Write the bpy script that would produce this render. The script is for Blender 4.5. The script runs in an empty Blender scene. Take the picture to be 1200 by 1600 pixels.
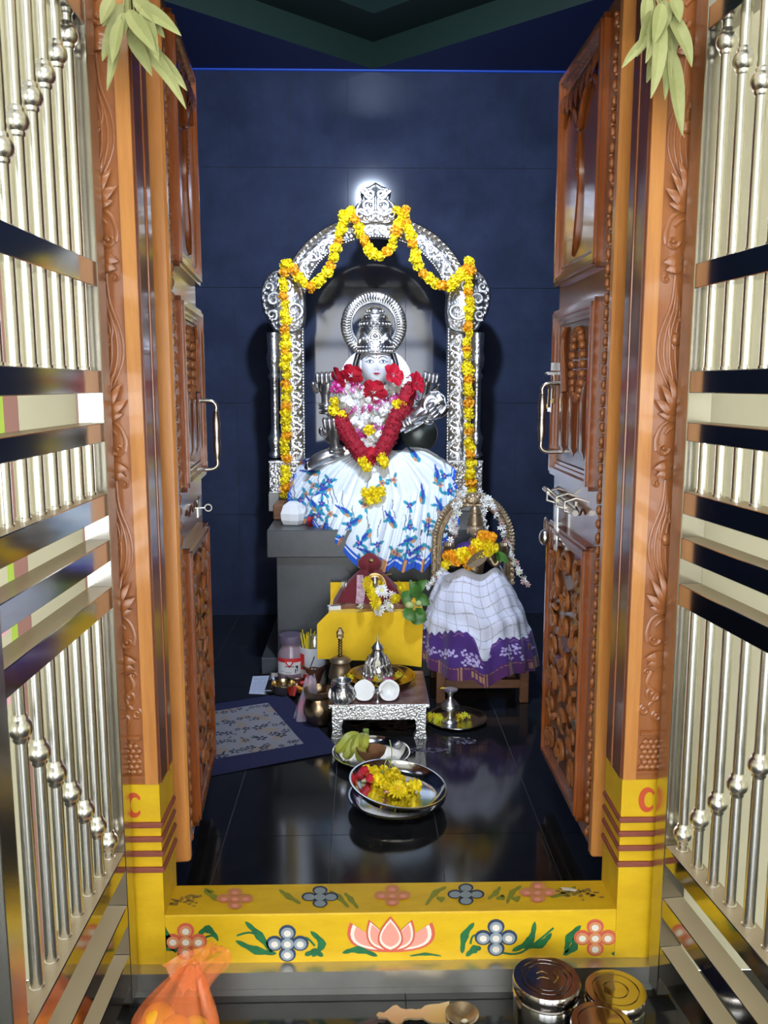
import bpy, bmesh, math, random
import numpy as np
from mathutils import Vector, Matrix, Euler
sc = bpy.context.scene
C = sc.collection
R = math.radians
# ------------------------------------------------------------------ camera
F, PITCH, YAW, CX, CZ = 1330.3, .1485, .0217, -.0571, 1.2816
cam_d = bpy.data.cameras.new('camera'); cam = bpy.data.objects.new('camera', cam_d); C.objects.link(cam)
cam_d.sensor_fit = 'HORIZONTAL'; cam_d.sensor_width = 36; cam_d.lens = 36*F/1200; cam_d.clip_start = .05
cam.location = (CX, 0, CZ); cam.rotation_euler = (math.pi/2-PITCH, 0, -YAW)
sc.camera = cam
# ------------------------------------------------------------------ light, exposure
sc.view_settings.view_transform = 'Standard'; sc.view_settings.look = 'None'
sc.view_settings.gamma = 1; sc.view_settings.use_curve_mapping = False
sc.view_settings.exposure = 0.12
w = bpy.data.worlds.new('sky'); sc.world = w; w.use_nodes = True
bg = w.node_tree.nodes['Background']; bg.inputs[0].default_value = (.93, .97, 1, 1); bg.inputs[1].default_value = 7.0
def area(name, loc, rot, sx, sy, watts, col):
    l = bpy.data.lights.new(name, 'AREA'); l.shape = 'RECTANGLE'; l.size = sx; l.size_y = sy
    l.energy = watts; l.color = col
    o = bpy.data.objects.new(name, l); C.objects.link(o); o.location = loc; o.rotation_euler = rot
    return o
# the shrine's own lamp under the ceiling, cool white; an added fill light under the hall ceiling, no real fitting
sl = area('shrine_lamp', (-.004, 2.32, 2.74), (R(60), 0, 0), .12, .12, 36, (.66, .78, 1)); sl.data.spread = R(125)
area('hall_fill_light', (0, .2, 2.93), (R(12), 0, 0), 1.2, .12, 14, (1, .95, .86))
# ------------------------------------------------------------------ measuring helpers: a sight line meets a real plane
def ray(x, y):
    u = (x-600)/F; v = -(y-800)/F
    yy = math.cos(PITCH)+v*math.sin(PITCH); z = v*math.cos(PITCH)-math.sin(PITCH)
    return (u*math.cos(YAW)+yy*math.sin(YAW), -u*math.sin(YAW)+yy*math.cos(YAW), z)
def P(x, y, Y):
    r = ray(x, y); t = Y/r[1]; return Vector((CX+r[0]*t, Y, CZ+r[2]*t))
def G(x, y, z=0.0):
    r = ray(x, y); t = (z-CZ)/r[2]; return Vector((CX+r[0]*t, r[1]*t, z))
def pxm(Y): return F/Y          # pixels per metre, roughly
def proj(V):
    V = np.asarray(V); x0 = V[:, 0]-CX; z0 = V[:, 2]-CZ; Y = V[:, 1]
    x = x0*math.cos(YAW)-Y*math.sin(YAW); y = x0*math.sin(YAW)+Y*math.cos(YAW)
    zc = y*math.cos(PITCH)-z0*math.sin(PITCH); up = y*math.sin(PITCH)+z0*math.cos(PITCH)
    return 600+F*x/zc, 800-F*up/zc
# ------------------------------------------------------------------ materials
MATS = {}
def mat(name, col, rough=.5, metal=0, bump=0, bscale=60, var=0, vscale=8, coat=0, spec=.5, stretch=None,
        btype='noise', col2=None, trans=0, alpha=1, emis=0, sub=0, sheen=0, attr=None, ior=None):
    if name in MATS: return MATS[name]
    m = bpy.data.materials.new(name); m.use_nodes = True; MATS[name] = m
    nt = m.node_tree; b = nt.nodes['Principled BSDF']; L = nt.links
    b.inputs['Base Color'].default_value = (*col, 1); b.inputs['Roughness'].default_value = rough
    b.inputs['Metallic'].default_value = metal; b.inputs['Specular IOR Level'].default_value = spec
    b.inputs['Coat Weight'].default_value = coat; b.inputs['Coat Roughness'].default_value = .08
    b.inputs['Transmission Weight'].default_value = trans; b.inputs['Alpha'].default_value = alpha
    if sub: b.inputs['Subsurface Weight'].default_value = sub; b.inputs['Subsurface Scale'].default_value = .01
    if sheen: b.inputs['Sheen Weight'].default_value = sheen
    if ior: b.inputs['IOR'].default_value = ior
    tc = nt.nodes.new('ShaderNodeTexCoord'); mp = nt.nodes.new('ShaderNodeMapping')
    L.new(tc.outputs['Object'], mp.inputs[0])
    if stretch: mp.inputs['Scale'].default_value = stretch
    if attr:
        a = nt.nodes.new('ShaderNodeVertexColor'); a.layer_name = attr; L.new(a.outputs[0], b.inputs['Base Color'])
    if var:
        n = nt.nodes.new('ShaderNodeTexNoise'); n.inputs['Scale'].default_value = vscale; n.inputs['Detail'].default_value = 6
        n.inputs['Roughness'].default_value = .65
        L.new(mp.outputs[0], n.inputs['Vector'])
        r = nt.nodes.new('ShaderNodeValToRGB'); r.color_ramp.elements[0].position = .32; r.color_ramp.elements[1].position = .68
        c2 = col2 or tuple(max(0, c*(1-var)) for c in col)
        r.color_ramp.elements[0].color = (*c2, 1); r.color_ramp.elements[1].color = (*col, 1)
        L.new(n.outputs['Fac'], r.inputs[0]); L.new(r.outputs[0], b.inputs['Base Color'])
    if bump:
        if btype == 'voronoi':
            t = nt.nodes.new('ShaderNodeTexVoronoi'); t.inputs['Scale'].default_value = bscale; out = t.outputs['Distance']
        elif btype == 'wave':
            t = nt.nodes.new('ShaderNodeTexWave'); t.inputs['Scale'].default_value = bscale; t.inputs['Distortion'].default_value = 6
            t.inputs['Detail'].default_value = 3; out = t.outputs['Fac']
        else:
            t = nt.nodes.new('ShaderNodeTexNoise'); t.inputs['Scale'].default_value = bscale; t.inputs['Detail'].default_value = 4; out = t.outputs['Fac']
        L.new(mp.outputs[0], t.inputs['Vector'])
        bp = nt.nodes.new('ShaderNodeBump'); bp.inputs['Strength'].default_value = bump; bp.inputs['Distance'].default_value = .004
        L.new(out, bp.inputs['Height']); L.new(bp.outputs[0], b.inputs['Normal'])
    return m
granite = mat('black granite', (.018, .020, .024), .11, bump=0, var=.5, vscale=14, spec=.6)
granite_wall = mat('dark granite cladding', (.036, .047, .088), .07, var=.35, vscale=5, spec=.6)
granite_ped = mat('grey granite', (.07, .075, .078), .3, var=.3, vscale=9, bump=.1, bscale=200)
grout = mat('grout', (.16, .16, .17), .8)
grout_dark = mat('dark joint', (.02, .02, .022), .8)
WS = (14, 14, 1.2)
wood = mat('varnished wood', (.32, .09, .022), .2, var=.5, vscale=3.2, stretch=WS, coat=.5, col2=(.19, .048, .011), bump=.15, bscale=6)
wood_light = mat('pale varnished wood', (.66, .29, .075), .3, var=.4, vscale=3, stretch=WS, coat=.4, col2=(.5, .19, .045))
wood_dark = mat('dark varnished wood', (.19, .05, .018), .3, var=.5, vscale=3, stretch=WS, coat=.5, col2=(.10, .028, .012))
wood_carve = mat('carved wood', (.42, .15, .045), .34, var=.4, vscale=4, coat=.35, col2=(.27, .085, .024), bump=.2, bscale=30)
wood_plain = mat('plain brown wood', (.24, .10, .045), .5, var=.4, vscale=5, stretch=(2, 14, 14))
steel = mat('stainless steel', (.62, .60, .55), .22, 1, var=.18, vscale=7, bump=.03, bscale=300)
steel_tube = mat('steel tube', (.93, .92, .88), .27, 1)
steel_mirror = mat('mirror steel', (.66, .65, .63), .1, 1, bump=.03, bscale=25)
def dust(m, col=(.50, .41, .29)):
    nt = m.node_tree; L = nt.links; b = nt.nodes['Principled BSDF']; out = nt.nodes['Material Output']
    d = nt.nodes.new('ShaderNodeBsdfDiffuse'); d.inputs[0].default_value = (*col, 1)
    g = nt.nodes.new('ShaderNodeNewGeometry'); s = nt.nodes.new('ShaderNodeSeparateXYZ'); L.new(g.outputs['Normal'], s.inputs[0])
    r = nt.nodes.new('ShaderNodeMapRange'); r.inputs[1].default_value = .75; r.inputs[2].default_value = .95; r.inputs[4].default_value = .85
    L.new(s.outputs['Z'], r.inputs[0]); mx = nt.nodes.new('ShaderNodeMixShader')
    L.new(r.outputs[0], mx.inputs[0]); L.new(b.outputs[0], mx.inputs[1]); L.new(d.outputs[0], mx.inputs[2]); L.new(mx.outputs[0], out.inputs[0])
steel_dusty = mat('dusty rail steel', (.50, .49, .46), .1, 1, var=.2, vscale=5); dust(steel_dusty)
silver = mat('embossed silver', (.74, .73, .73), .32, 1, bump=.35, bscale=90, btype='voronoi', var=.35, vscale=25)
silver_fine = mat('bright silver', (.82, .81, .80), .3, 1, bump=.15, bscale=60)
silver_dark = mat('tarnished silver', (.60, .57, .57), .36, .95, bump=.12, bscale=60, var=.3, vscale=20)
silver_white = mat('white metal foil', (.82, .83, .84), .34, .75, bump=.6, bscale=130, btype='voronoi')
brass = mat('brass', (.62, .45, .20), .25, 1, var=.3, vscale=20, bump=.1, bscale=80)
brass_pale = mat('aged brass', (.56, .43, .27), .42, .6, bump=.5, bscale=110, btype='voronoi', var=.4, vscale=30)
brass_dark = mat('old bronze', (.40, .30, .19), .38, .8, bump=.3, bscale=70, var=.4, vscale=20)
yellow_paint = mat('yellow paint', (.80, .53, .018), .35, var=.25, vscale=5, col2=(.66, .40, .012), spec=.4, stretch=(1, 3, 3))
maroon_paint = mat('maroon paint', (.30, .075, .05), .5, var=.3, vscale=20)
cream = mat('cream wall paint', (.62, .58, .40), .6, var=.12, vscale=3)
marble = mat('white marble', (.80, .80, .84), .25, sub=.15)
blue_paint = mat('blue paint', (.012, .028, .13), .6)
green_paint = mat('dark green paint', (.006, .022, .015), .6)
marig_y = mat('yellow marigold', (.98, .84, .01), .6, var=.3, vscale=60, col2=(.95, .70, .01))
marig_o = mat('orange marigold', (.96, .50, .01), .6, var=.3, vscale=60, col2=(.92, .36, .01))
pet_white = mat('white petals', (.95, .95, .94), .6)
pet_cream = mat('cream petals', (.80, .78, .60), .55)
pet_pink = mat('pink petals', (.72, .22, .50), .55)
pet_mag = mat('magenta petals', (.60, .03, .25), .55)
pet_red = mat('red petals', (.55, .01, .03), .5)
pet_crimson = mat('crimson garland', (.40, .004, .022), .8, bump=.6, bscale=160, var=.4, vscale=50)
leaf_dry = mat('dry green leaf', (.46, .47, .22), .6, var=.3, vscale=12, col2=(.32, .35, .13), bump=.2, bscale=40)
leaf_green = mat('fresh green leaf', (.07, .22, .03), .4, var=.4, vscale=20)
# ------------------------------------------------------------------ building helpers
def tag(o, label=None, cat=None, group=None, kind=None):
    if label: o['label'] = label
    if cat: o['category'] = cat
    if group: o['group'] = group
    if kind: o['kind'] = kind
    return o
def empty(name, loc=(0, 0, 0), label=None, cat=None, group=None, kind=None):
    o = bpy.data.objects.new(name, None); o.empty_display_size = .02; C.objects.link(o); o.location = loc
    o['_w'] = 1
    return tag(o, label, cat, group, kind)
def wloc(o):
    v = Vector((0, 0, 0))
    while o: v += o.location; o = o.parent
    return v
def me_of(bm, m, smooth=False, name='mesh'):
    me = bpy.data.meshes.new(name); bm.normal_update(); bm.to_mesh(me); bm.free()
    for mm in (m if isinstance(m, (list, tuple)) else [m]): me.materials.append(mm)
    if smooth: me.shade_smooth(); me.set_sharp_from_angle(angle=R(50))
    return me
def obj(name, bm, m, parent=None, smooth=False, local=False, **kw):
    """link a bmesh as one object; geometry is given in world space unless local"""
    if parent is not None and not local: bmesh.ops.translate(bm, verts=bm.verts, vec=-wloc(parent))
    me = me_of(bm, m, smooth, name); o = bpy.data.objects.new(name, me); C.objects.link(o)
    if parent is not None: o.parent = parent
    return tag(o, kw.get('label'), kw.get('cat'), kw.get('group'), kw.get('kind'))
def inst(name, me, parent, loc, rot=(0, 0, 0), s=1.0, world=True, **kw):
    o = bpy.data.objects.new(name, me); C.objects.link(o)
    if parent is not None:
        o.parent = parent
        if world: loc = Vector(loc)-wloc(parent)
    o.location = loc; o.rotation_euler = rot; o.scale = (s, s, s) if not hasattr(s, '__len__') else s
    return tag(o, kw.get('label'), kw.get('cat'), kw.get('group'), kw.get('kind'))
def B(): return bmesh.new()
def box(bm, x0, x1, y0, y1, z0, z1, bev=0):
    v = [bm.verts.new((x, y, z)) for x in (x0, x1) for y in (y0, y1) for z in (z0, z1)]
    f = [bm.faces.new([v[i] for i in q]) for q in ((0, 1, 3, 2), (4, 6, 7, 5), (0, 4, 5, 1), (2, 3, 7, 6), (0, 2, 6, 4), (1, 5, 7, 3))]
    if bev:
        e = list({e for ff in f for e in ff.edges}); bmesh.ops.bevel(bm, geom=e, offset=bev, segments=1, affect='EDGES')
    return bm
def lathe(bm, c, prof, n=24, M=None, a0=0, a1=2*math.pi, wob=0, k=0):
    full = abs(a1-a0-2*math.pi) < 1e-6; rings = []
    for r, z in prof:
        ring = []
        for i in range(n if full else n+1):
            a = a0+(a1-a0)*i/n; rr = max(r, 1e-4)*(1+wob*math.sin(k*a))
            p = Vector((rr*math.cos(a), rr*math.sin(a), z))
            if M: p = M @ p
            ring.append(bm.verts.new(p+Vector(c)))
        rings.append(ring)
    for a, b in zip(rings, rings[1:]):
        m = len(a)
        for i in range(m if full else m-1):
            bm.faces.new((a[i], a[(i+1) % m], b[(i+1) % m], b[i]))
    return bm
def tube(bm, pts, rad, n=7, flat=1.0, nrm=None, cap=True):
    """sweep along pts; rad a number or list; flat squashes along nrm"""
    pts = [Vector(p) for p in pts]; N = len(pts)
    if not hasattr(rad, '__len__'): rad = [rad]*N
    rings = []; up = Vector(nrm) if nrm else None; prev = None
    for i, p in enumerate(pts):
        t = (pts[min(i+1, N-1)]-pts[max(i-1, 0)])
        t = t.normalized() if t.length > 1e-9 else Vector((0, 0, 1))
        if up: a = up-t*up.dot(t)
        else: a = (prev-t*prev.dot(t)) if prev else (Vector((0, 0, 1)) if abs(t.z) < .9 else Vector((1, 0, 0))); a = a-t*a.dot(t)
        if a.length < 1e-6: a = Vector((1, 0, .3)); a = a-t*a.dot(t)
        a.normalize(); prev = a; b = t.cross(a)
        rings.append([bm.verts.new(p+a*math.cos(2*math.pi*k/n)*rad[i]*flat+b*math.sin(2*math.pi*k/n)*rad[i]) for k in range(n)])
    for A, Bq in zip(rings, rings[1:]):
        for k in range(n): bm.faces.new((A[k], A[(k+1) % n], Bq[(k+1) % n], Bq[k]))
    if cap:
        bm.faces.new(rings[0][::-1]); bm.faces.new(rings[-1])
    return bm
def ball(bm, c, r, sc3=(1, 1, 1), u=12, v=8, M=None):
    d = bmesh.ops.create_uvsphere(bm, u_segments=u, v_segments=v, radius=r)
    for vv in d['verts']:
        p = Vector((vv.co.x*sc3[0], vv.co.y*sc3[1], vv.co.z*sc3[2]))
        if M: p = M @ p
        vv.co = p+Vector(c)
    return bm
def cr(pts, n=8):
    """Catmull-Rom through pts"""
    pts = [Vector(p) for p in pts]; out = []
    for i in range(len(pts)-1):
        p0 = pts[max(i-1, 0)]; p1 = pts[i]; p2 = pts[i+1]; p3 = pts[min(i+2, len(pts)-1)]
        for k in range(n):
            t = k/n
            out.append(.5*((2*p1)+(p2-p0)*t+(2*p0-5*p1+4*p2-p3)*t*t+(3*p1-p0-3*p2+p3)*t**3))
    out.append(pts[-1]); return out
def prism(bm, pts2, M, d):
    """extrude 2D outline (s,t) by d along local third axis; M maps (s,t,w) to world"""
    a = [bm.verts.new(M(s, t, 0)) for s, t in pts2]; b = [bm.verts.new(M(s, t, d)) for s, t in pts2]
    n = len(a)
    try: bm.faces.new(a[::-1]); bm.faces.new(b)
    except ValueError: pass
    for i in range(n): bm.faces.new((a[i], a[(i+1) % n], b[(i+1) % n], b[i]))
    return bm
def grid(bm, nu, nv, f, closed=False):
    vs = [[bm.verts.new(f(i/nu, j/nv)) for j in range(nv+1)] for i in range(nu if closed else nu+1)]
    m = len(vs)
    for i in range(m if closed else m-1):
        for j in range(nv): bm.faces.new((vs[i][j], vs[(i+1) % m][j], vs[(i+1) % m][j+1], vs[i][j+1]))
    return bm
def spiral(cx, cy, r0, turns, a0, sgn=1, n=22, k=.85):
    return [(cx+r0*(1-k*i/n)*math.cos(a0+sgn*turns*2*math.pi*i/n), cy+r0*(1-k*i/n)*math.sin(a0+sgn*turns*2*math.pi*i/n)) for i in range(n+1)]
# ---- painting on vertices (baked flat print)
def ellm(x, y, cx, cy, rx, ry, ang=0):
    c, s = math.cos(ang), math.sin(ang); dx = x-cx; dy = y-cy
    return ((dx*c+dy*s)/rx)**2+((-dx*s+dy*c)/ry)**2 < 1
def linem(x, y, pts, w):
    m = np.zeros(x.shape, bool)
    for (x1, y1), (x2, y2) in zip(pts, pts[1:]):
        dx, dy = x2-x1, y2-y1; l = dx*dx+dy*dy+1e-9
        t = np.clip(((x-x1)*dx+(y-y1)*dy)/l, 0, 1)
        m |= (x-x1-t*dx)**2+(y-y1-t*dy)**2 < w*w
    return m
def setcol(me, col):
    a = me.color_attributes.new('Col', 'FLOAT_COLOR', 'POINT')
    c = np.ones((len(me.vertices), 4), np.float32); c[:, :3] = col; a.data.foreach_set('color', c.ravel())
def coords(me):
    a = np.empty(len(me.vertices)*3, np.float32); me.vertices.foreach_get('co', a); return a.reshape(-1, 3)
# ---- flower meshes
def fib(n):
    for i in range(n):
        z = 1-2*(i+.5)/n; a = i*2.399963; r = math.sqrt(1-z*z); yield Vector((r*math.cos(a), r*math.sin(a), z))
def pompon(r, n, m, seed=0, w=.30, flat=.8):
    rnd = random.Random(seed); bm = B()
    bmesh.ops.create_icosphere(bm, subdivisions=1, radius=r*.72)
    for d in fib(n):
        d = (d+Vector((rnd.uniform(-.2, .2) for _ in range(3)))).normalized(); a = d.orthogonal().normalized()
        a.rotate(Matrix.Rotation(rnd.uniform(0, 6), 3, d)); b = d.cross(a); q = r*w
        v = [bm.verts.new(d*r*.55), bm.verts.new(d*r*.9+a*q+b*q*.3), bm.verts.new(d*r*rnd.uniform(.95, 1.15)+b*q*.5), bm.verts.new(d*r*.92-a*q+b*q*.3)]
        bm.faces.new(v)
    for v in bm.verts: v.co.z *= flat
    return me_of(bm, m, False, 'flower')
def daisy(r, m, mc, layers=3, n=14, seed=0):
    rnd = random.Random(seed); bm = B()
    for L in range(layers):
        rr = r*(1-.22*L); h = r*.12*L
        for i in range(n):
            a = 2*math.pi*(i+.5*L)/n+rnd.uniform(-.08, .08); w = math.pi/n*.95; l = rr*rnd.uniform(.9, 1.06)
            lift = r*(.05+.22*L)
            q = [(r*.12, a, h), (l*.72, a-w*.9, h+lift*.5), (l, a-w*.3, h+lift*.7), (l, a+w*.3, h+lift*.7), (l*.72, a+w*.9, h+lift*.5)]
            bm.faces.new([bm.verts.new((s*math.cos(t), s*math.sin(t), z)) for s, t, z in q])
    k = len(bm.faces)
    ball(bm, (0, 0, r*.28), r*.3, (1, 1, .5), 8, 5)
    bm.faces.ensure_lookup_table()
    for f in bm.faces[k:]: f.material_index = 1
    lathe(bm, (0, 0, -r*.12), [(0, 0), (r*.25, .0), (r*.3, r*.15)], 8)
    return me_of(bm, [m, mc], False, 'flower')
def star(r, m, n=5, seed=0, w=.32, cup=.35, mc=None):
    bm = B()
    for i in range(n):
        a = 2*math.pi*i/n
        def q(rr, t, z): return bm.verts.new((rr*math.cos(a+t), rr*math.sin(a+t), z))
        bm.faces.new([q(r*.08, 0, 0), q(r*.6, -w*1.3, r*cup*.5), q(r, -w*.25, r*cup*.55), q(r, w*.25, r*cup*.55), q(r*.6, w*1.3, r*cup*.5)])
    lathe(bm, (0, 0, 0), [(r*.05, -r*.5), (r*.13, 0), (r*.1, r*.2), (0, r*.25)], 5)
    return me_of(bm, m, False, 'flower')
def leafmesh(bm, base, tip, w, bend=.15, nrm=(0, -1, 0), fold=.3, n=6, wave=0):
    base, tip = Vector(base), Vector(tip); d = tip-base; Lg = d.length; d.normalize(); nn = Vector(nrm); nn = (nn-d*nn.dot(d)).normalized(); s = d.cross(nn)
    rows = []
    for i in range(n+1):
        t = i/n; ww = w*(math.sin(math.pi*min(1, t**.8))**.8)*.5+.0006; c = base+d*Lg*t+nn*bend*Lg*math.sin(math.pi*t*.9)+s*wave*Lg*math.sin(2*math.pi*t)
        rows.append([bm.verts.new(c+s*ww+nn*ww*fold), bm.verts.new(c), bm.verts.new(c-s*ww+nn*ww*fold)])
    for a, b in zip(rows, rows[1:]):
        bm.faces.new((a[0], a[1], b[1], b[0])); bm.faces.new((a[1], a[2], b[2], b[1]))
    return bm
MG = [pompon(1, 46, marig_y, 1), pompon(1, 46, marig_o, 2), pompon(1, 46, marig_y, 3)]
DY = daisy(1, marig_y, mat('flower centre', (.75, .45, .02), .7), 3, 16, 4)
DW = daisy(1, pet_white, mat('pale flower centre', (.75, .72, .2), .7), 3, 14, 5)
ST = {k: star(1, m) for k, m in dict(w=pet_white, p=pet_pink, m=pet_mag, c=pet_cream).items()}
def hibiscus():
    bm = B()
    for i in range(5):
        a = 2*math.pi*i/5
        def q(rr, t, z): return bm.verts.new((rr*math.cos(a+t), rr*math.sin(a+t), z))
        c = q(.08, 0, 0); m = q(.62, 0, .16+.02*(i % 2)); ol = [q(.42, -.68, .14), q(.78, -.66, .24), q(.98, -.36, .20), q(1.06, 0, .14), q(.96, .38, .26), q(.76, .68, .18), q(.42, .68, .08)]
        for j in range(6): bm.faces.new((m, ol[j], ol[j+1]))
        bm.faces.new((c, ol[0], m)); bm.faces.new((c, m, ol[-1]))
    tube(bm, [(0, 0, 0), (.08, .03, .3), (.12, .05, .6)], .035, 5)
    return me_of(bm, pet_red, False, 'flower')
HIB = hibiscus()
def rrot(rnd): return (rnd.uniform(0, 6), rnd.uniform(0, 6), rnd.uniform(0, 6))
rnd = random.Random(7)
# ================================================================== SETTING
def sbox(name, x0, x1, y0, y1, z0, z1, m, parent=None, **kw):
    k = dict(kw)
    if parent is None: k.setdefault('kind', 'structure')
    return obj(name, box(B(), x0, x1, y0, y1, z0, z1), m, parent, **k)
WALLY, CEIL = 4.668, 2.883
floor = sbox('floor', -1.45, 1.45, 1.92, WALLY-.01, -.06, -.004, grout)
xs = [max(-1.45, min(1.45, -.4627+.305*k)) for k in range(-4, 8)]; ys = [1.922, 2.288, 2.898, 3.508, 4.118, WALLY+.004]
for i in range(len(xs)-1):
    for j in range(len(ys)-1):
        if xs[i+1]-xs[i] < .01: continue
        g = .0011; hz = rnd.uniform(-.0003, 0)
        obj('floor_tile', box(B(), xs[i]+g, xs[i+1]-g, ys[j]+g, ys[j+1]-g, -.004, hz, 0), granite, floor)
wb = sbox('wall_back', -1.45, 1.45, WALLY+.004, WALLY+.1, -.1, 3.1, grout_dark)
xs = [max(-1.45, min(1.45, -.4502+.305*k)) for k in range(-4, 8)]; zs = [0, .572, 1.182, 1.792, 2.402, CEIL]
for i in range(len(xs)-1):
    for j in range(len(zs)-1):
        if xs[i+1]-xs[i] < .01: continue
        g = .0012
        obj('wall_tile', box(B(), xs[i]+g, xs[i+1]-g, WALLY-rnd.uniform(0, .0006), WALLY+.005, zs[j]+g, zs[j+1]-g), granite_wall, wb)
for sd, x0, x1 in (('left', -1.5, -1.45), ('right', 1.45, 1.5)):
    sw = sbox('wall_'+sd, x0, x1, 1.93, WALLY+.1, -.06, 3.1, grout_dark)
    xi = x1 if sd == 'left' else x0
    for j in range(5):
        for k in range(9):
            y0 = 1.935+k*.305
            box_ = box(B(), min(xi, xi+(.004 if sd == 'left' else -.004)), max(xi, xi+(.004 if sd == 'left' else -.004)), y0, min(y0+.3026, WALLY), zs[j]+.0012, zs[j+1]-.0012)
            obj('wall_tile', box_, granite_wall, sw)
# ceiling with a sunken diamond panel
bm = B(); cz = CEIL; T = Vector((-.012, WALLY-.01, cz)); Lf = Vector((-1.40, 3.46, cz)); Rt = Vector((1.38, 3.43, cz)); Fr = Vector((-.012, 2.25, cz))
c4 = [Vector((x, y, cz)) for x, y in ((-1.5, WALLY+.1), (1.5, WALLY+.1), (1.5, 1.9), (-1.5, 1.9))]
for q in ([c4[0], c4[1], Rt, T, Lf], [c4[1], c4[2], Rt], [c4[3], c4[0], Lf], [c4[2], c4[3], Lf, Fr, Rt]):
    bm.faces.new([bm.verts.new(p) for p in q])
ceil = obj('ceiling', bm, blue_paint, kind='structure')
bm = B(); up = Vector((0, 0, .13)); D4 = [T, Rt, Fr, Lf]
for a, b in zip(D4, D4[1:]+D4[:1]): bm.faces.new([bm.verts.new(p) for p in (a, b, b+up, a+up)])
obj('ceiling_recess_side', bm, green_paint, ceil)
bm = B(); cc = sum(D4, Vector())/4
D5 = [cc+(p-cc)*.72+up for p in D4]
for a, b, c, d in zip(D4, D4[1:]+D4[:1], D5[1:]+D5[:1], D5): bm.faces.new([bm.verts.new(p) for p in (a+up, b+up, c, d)])
for a, b in zip(D5, D5[1:]+D5[:1]): bm.faces.new([bm.verts.new(p) for p in (a, b, b+up, a+up)])
bm.faces.new([bm.verts.new(p+up) for p in D5])
obj('ceiling_panel', bm, mat('ceiling dark paint', (.006, .02, .016), .6), ceil)
obj('trim_4', tube(B(), [(-1.45, WALLY-.004, CEIL-.004), (1.45, WALLY-.004, CEIL-.004)], .006, 6), mat('bright blue paint', (.02, .09, .55), .5), kind='structure')
# front (hall side) walls
wfl = sbox('wall_front_left', -2.6, -.655, 1.83, 1.95, -.1, 3.1, cream)
wfr = sbox('wall_front_right', .655, 2.6, 1.83, 1.95, -.1, 3.1, cream)
sbox('wall_front_top', -.655, .655, 1.83, 1.95, 2.22, 3.1, cream)
sbox('painted_stripe', -.822, -.792, 1.8285, 1.83, -.1, 3.0, mat('mauve paint', (.36, .17, .14), .6), wfl, label='dusty mauve painted stripe')
sbox('painted_stripe', -.836, -.822, 1.8285, 1.83, -.1, 3.0, mat('lime paint', (.42, .60, .06), .6), wfl, label='lime green painted stripe')
bm = B()
for k in range(7):
    z = .62+k*.16; prism(bm, [(-.90+.058*math.cos(t/12*2*math.pi)*(1+.15*math.sin(3*t)), z+.07*math.sin(t/12*2*math.pi)) for t in range(12)], lambda s, t, d: Vector((s, 1.829-d, t)), .0006)
obj('painted_petal', bm, mat('pink paint', (.80, .42, .50), .6), wfl, label='pink painted petals')
sbox('floor_outer', -2.6, 2.6, -2.6, 1.83, -.16, -.102, grout_dark)
ofl = bpy.data.objects['floor_outer']
for i in range(-5, 5):
    for j in range(-4, 3):
        obj('floor_tile', box(B(), .03+i*.52+.001, .03+(i+1)*.52-.001, j*.61+.001, min((j+1)*.61-.001, 1.83), -.104, -.1), granite, ofl)
# the hall behind the viewer: side walls, ceiling and a rear wall with tall openings to daylight
sbox('wall_hall_left', -2.7, -2.6, -2.7, 1.95, -.16, 3.1, cream); sbox('wall_hall_right', 2.6, 2.7, -2.7, 1.95, -.16, 3.1, cream)
sbox('ceiling_hall', -2.7, 2.7, -2.7, 1.95, 3.0, 3.1, mat('white ceiling paint', (.7, .7, .68), .7))
wr = B()
for x0, x1, z0, z1 in ((-2.6, -2.3, -.1, 3), (2.3, 2.6, -.1, 3), (-2.3, 2.3, 2.35, 3), (-2.3, 2.3, 1.78, 1.88), (-.95, -.80, -.1, 2.35), (.80, .95, -.1, 2.35)):
    box(wr, x0, x1, -2.7, -2.6, z0, z1)
obj('wall_hall_rear', wr, cream, kind='structure')
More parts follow.
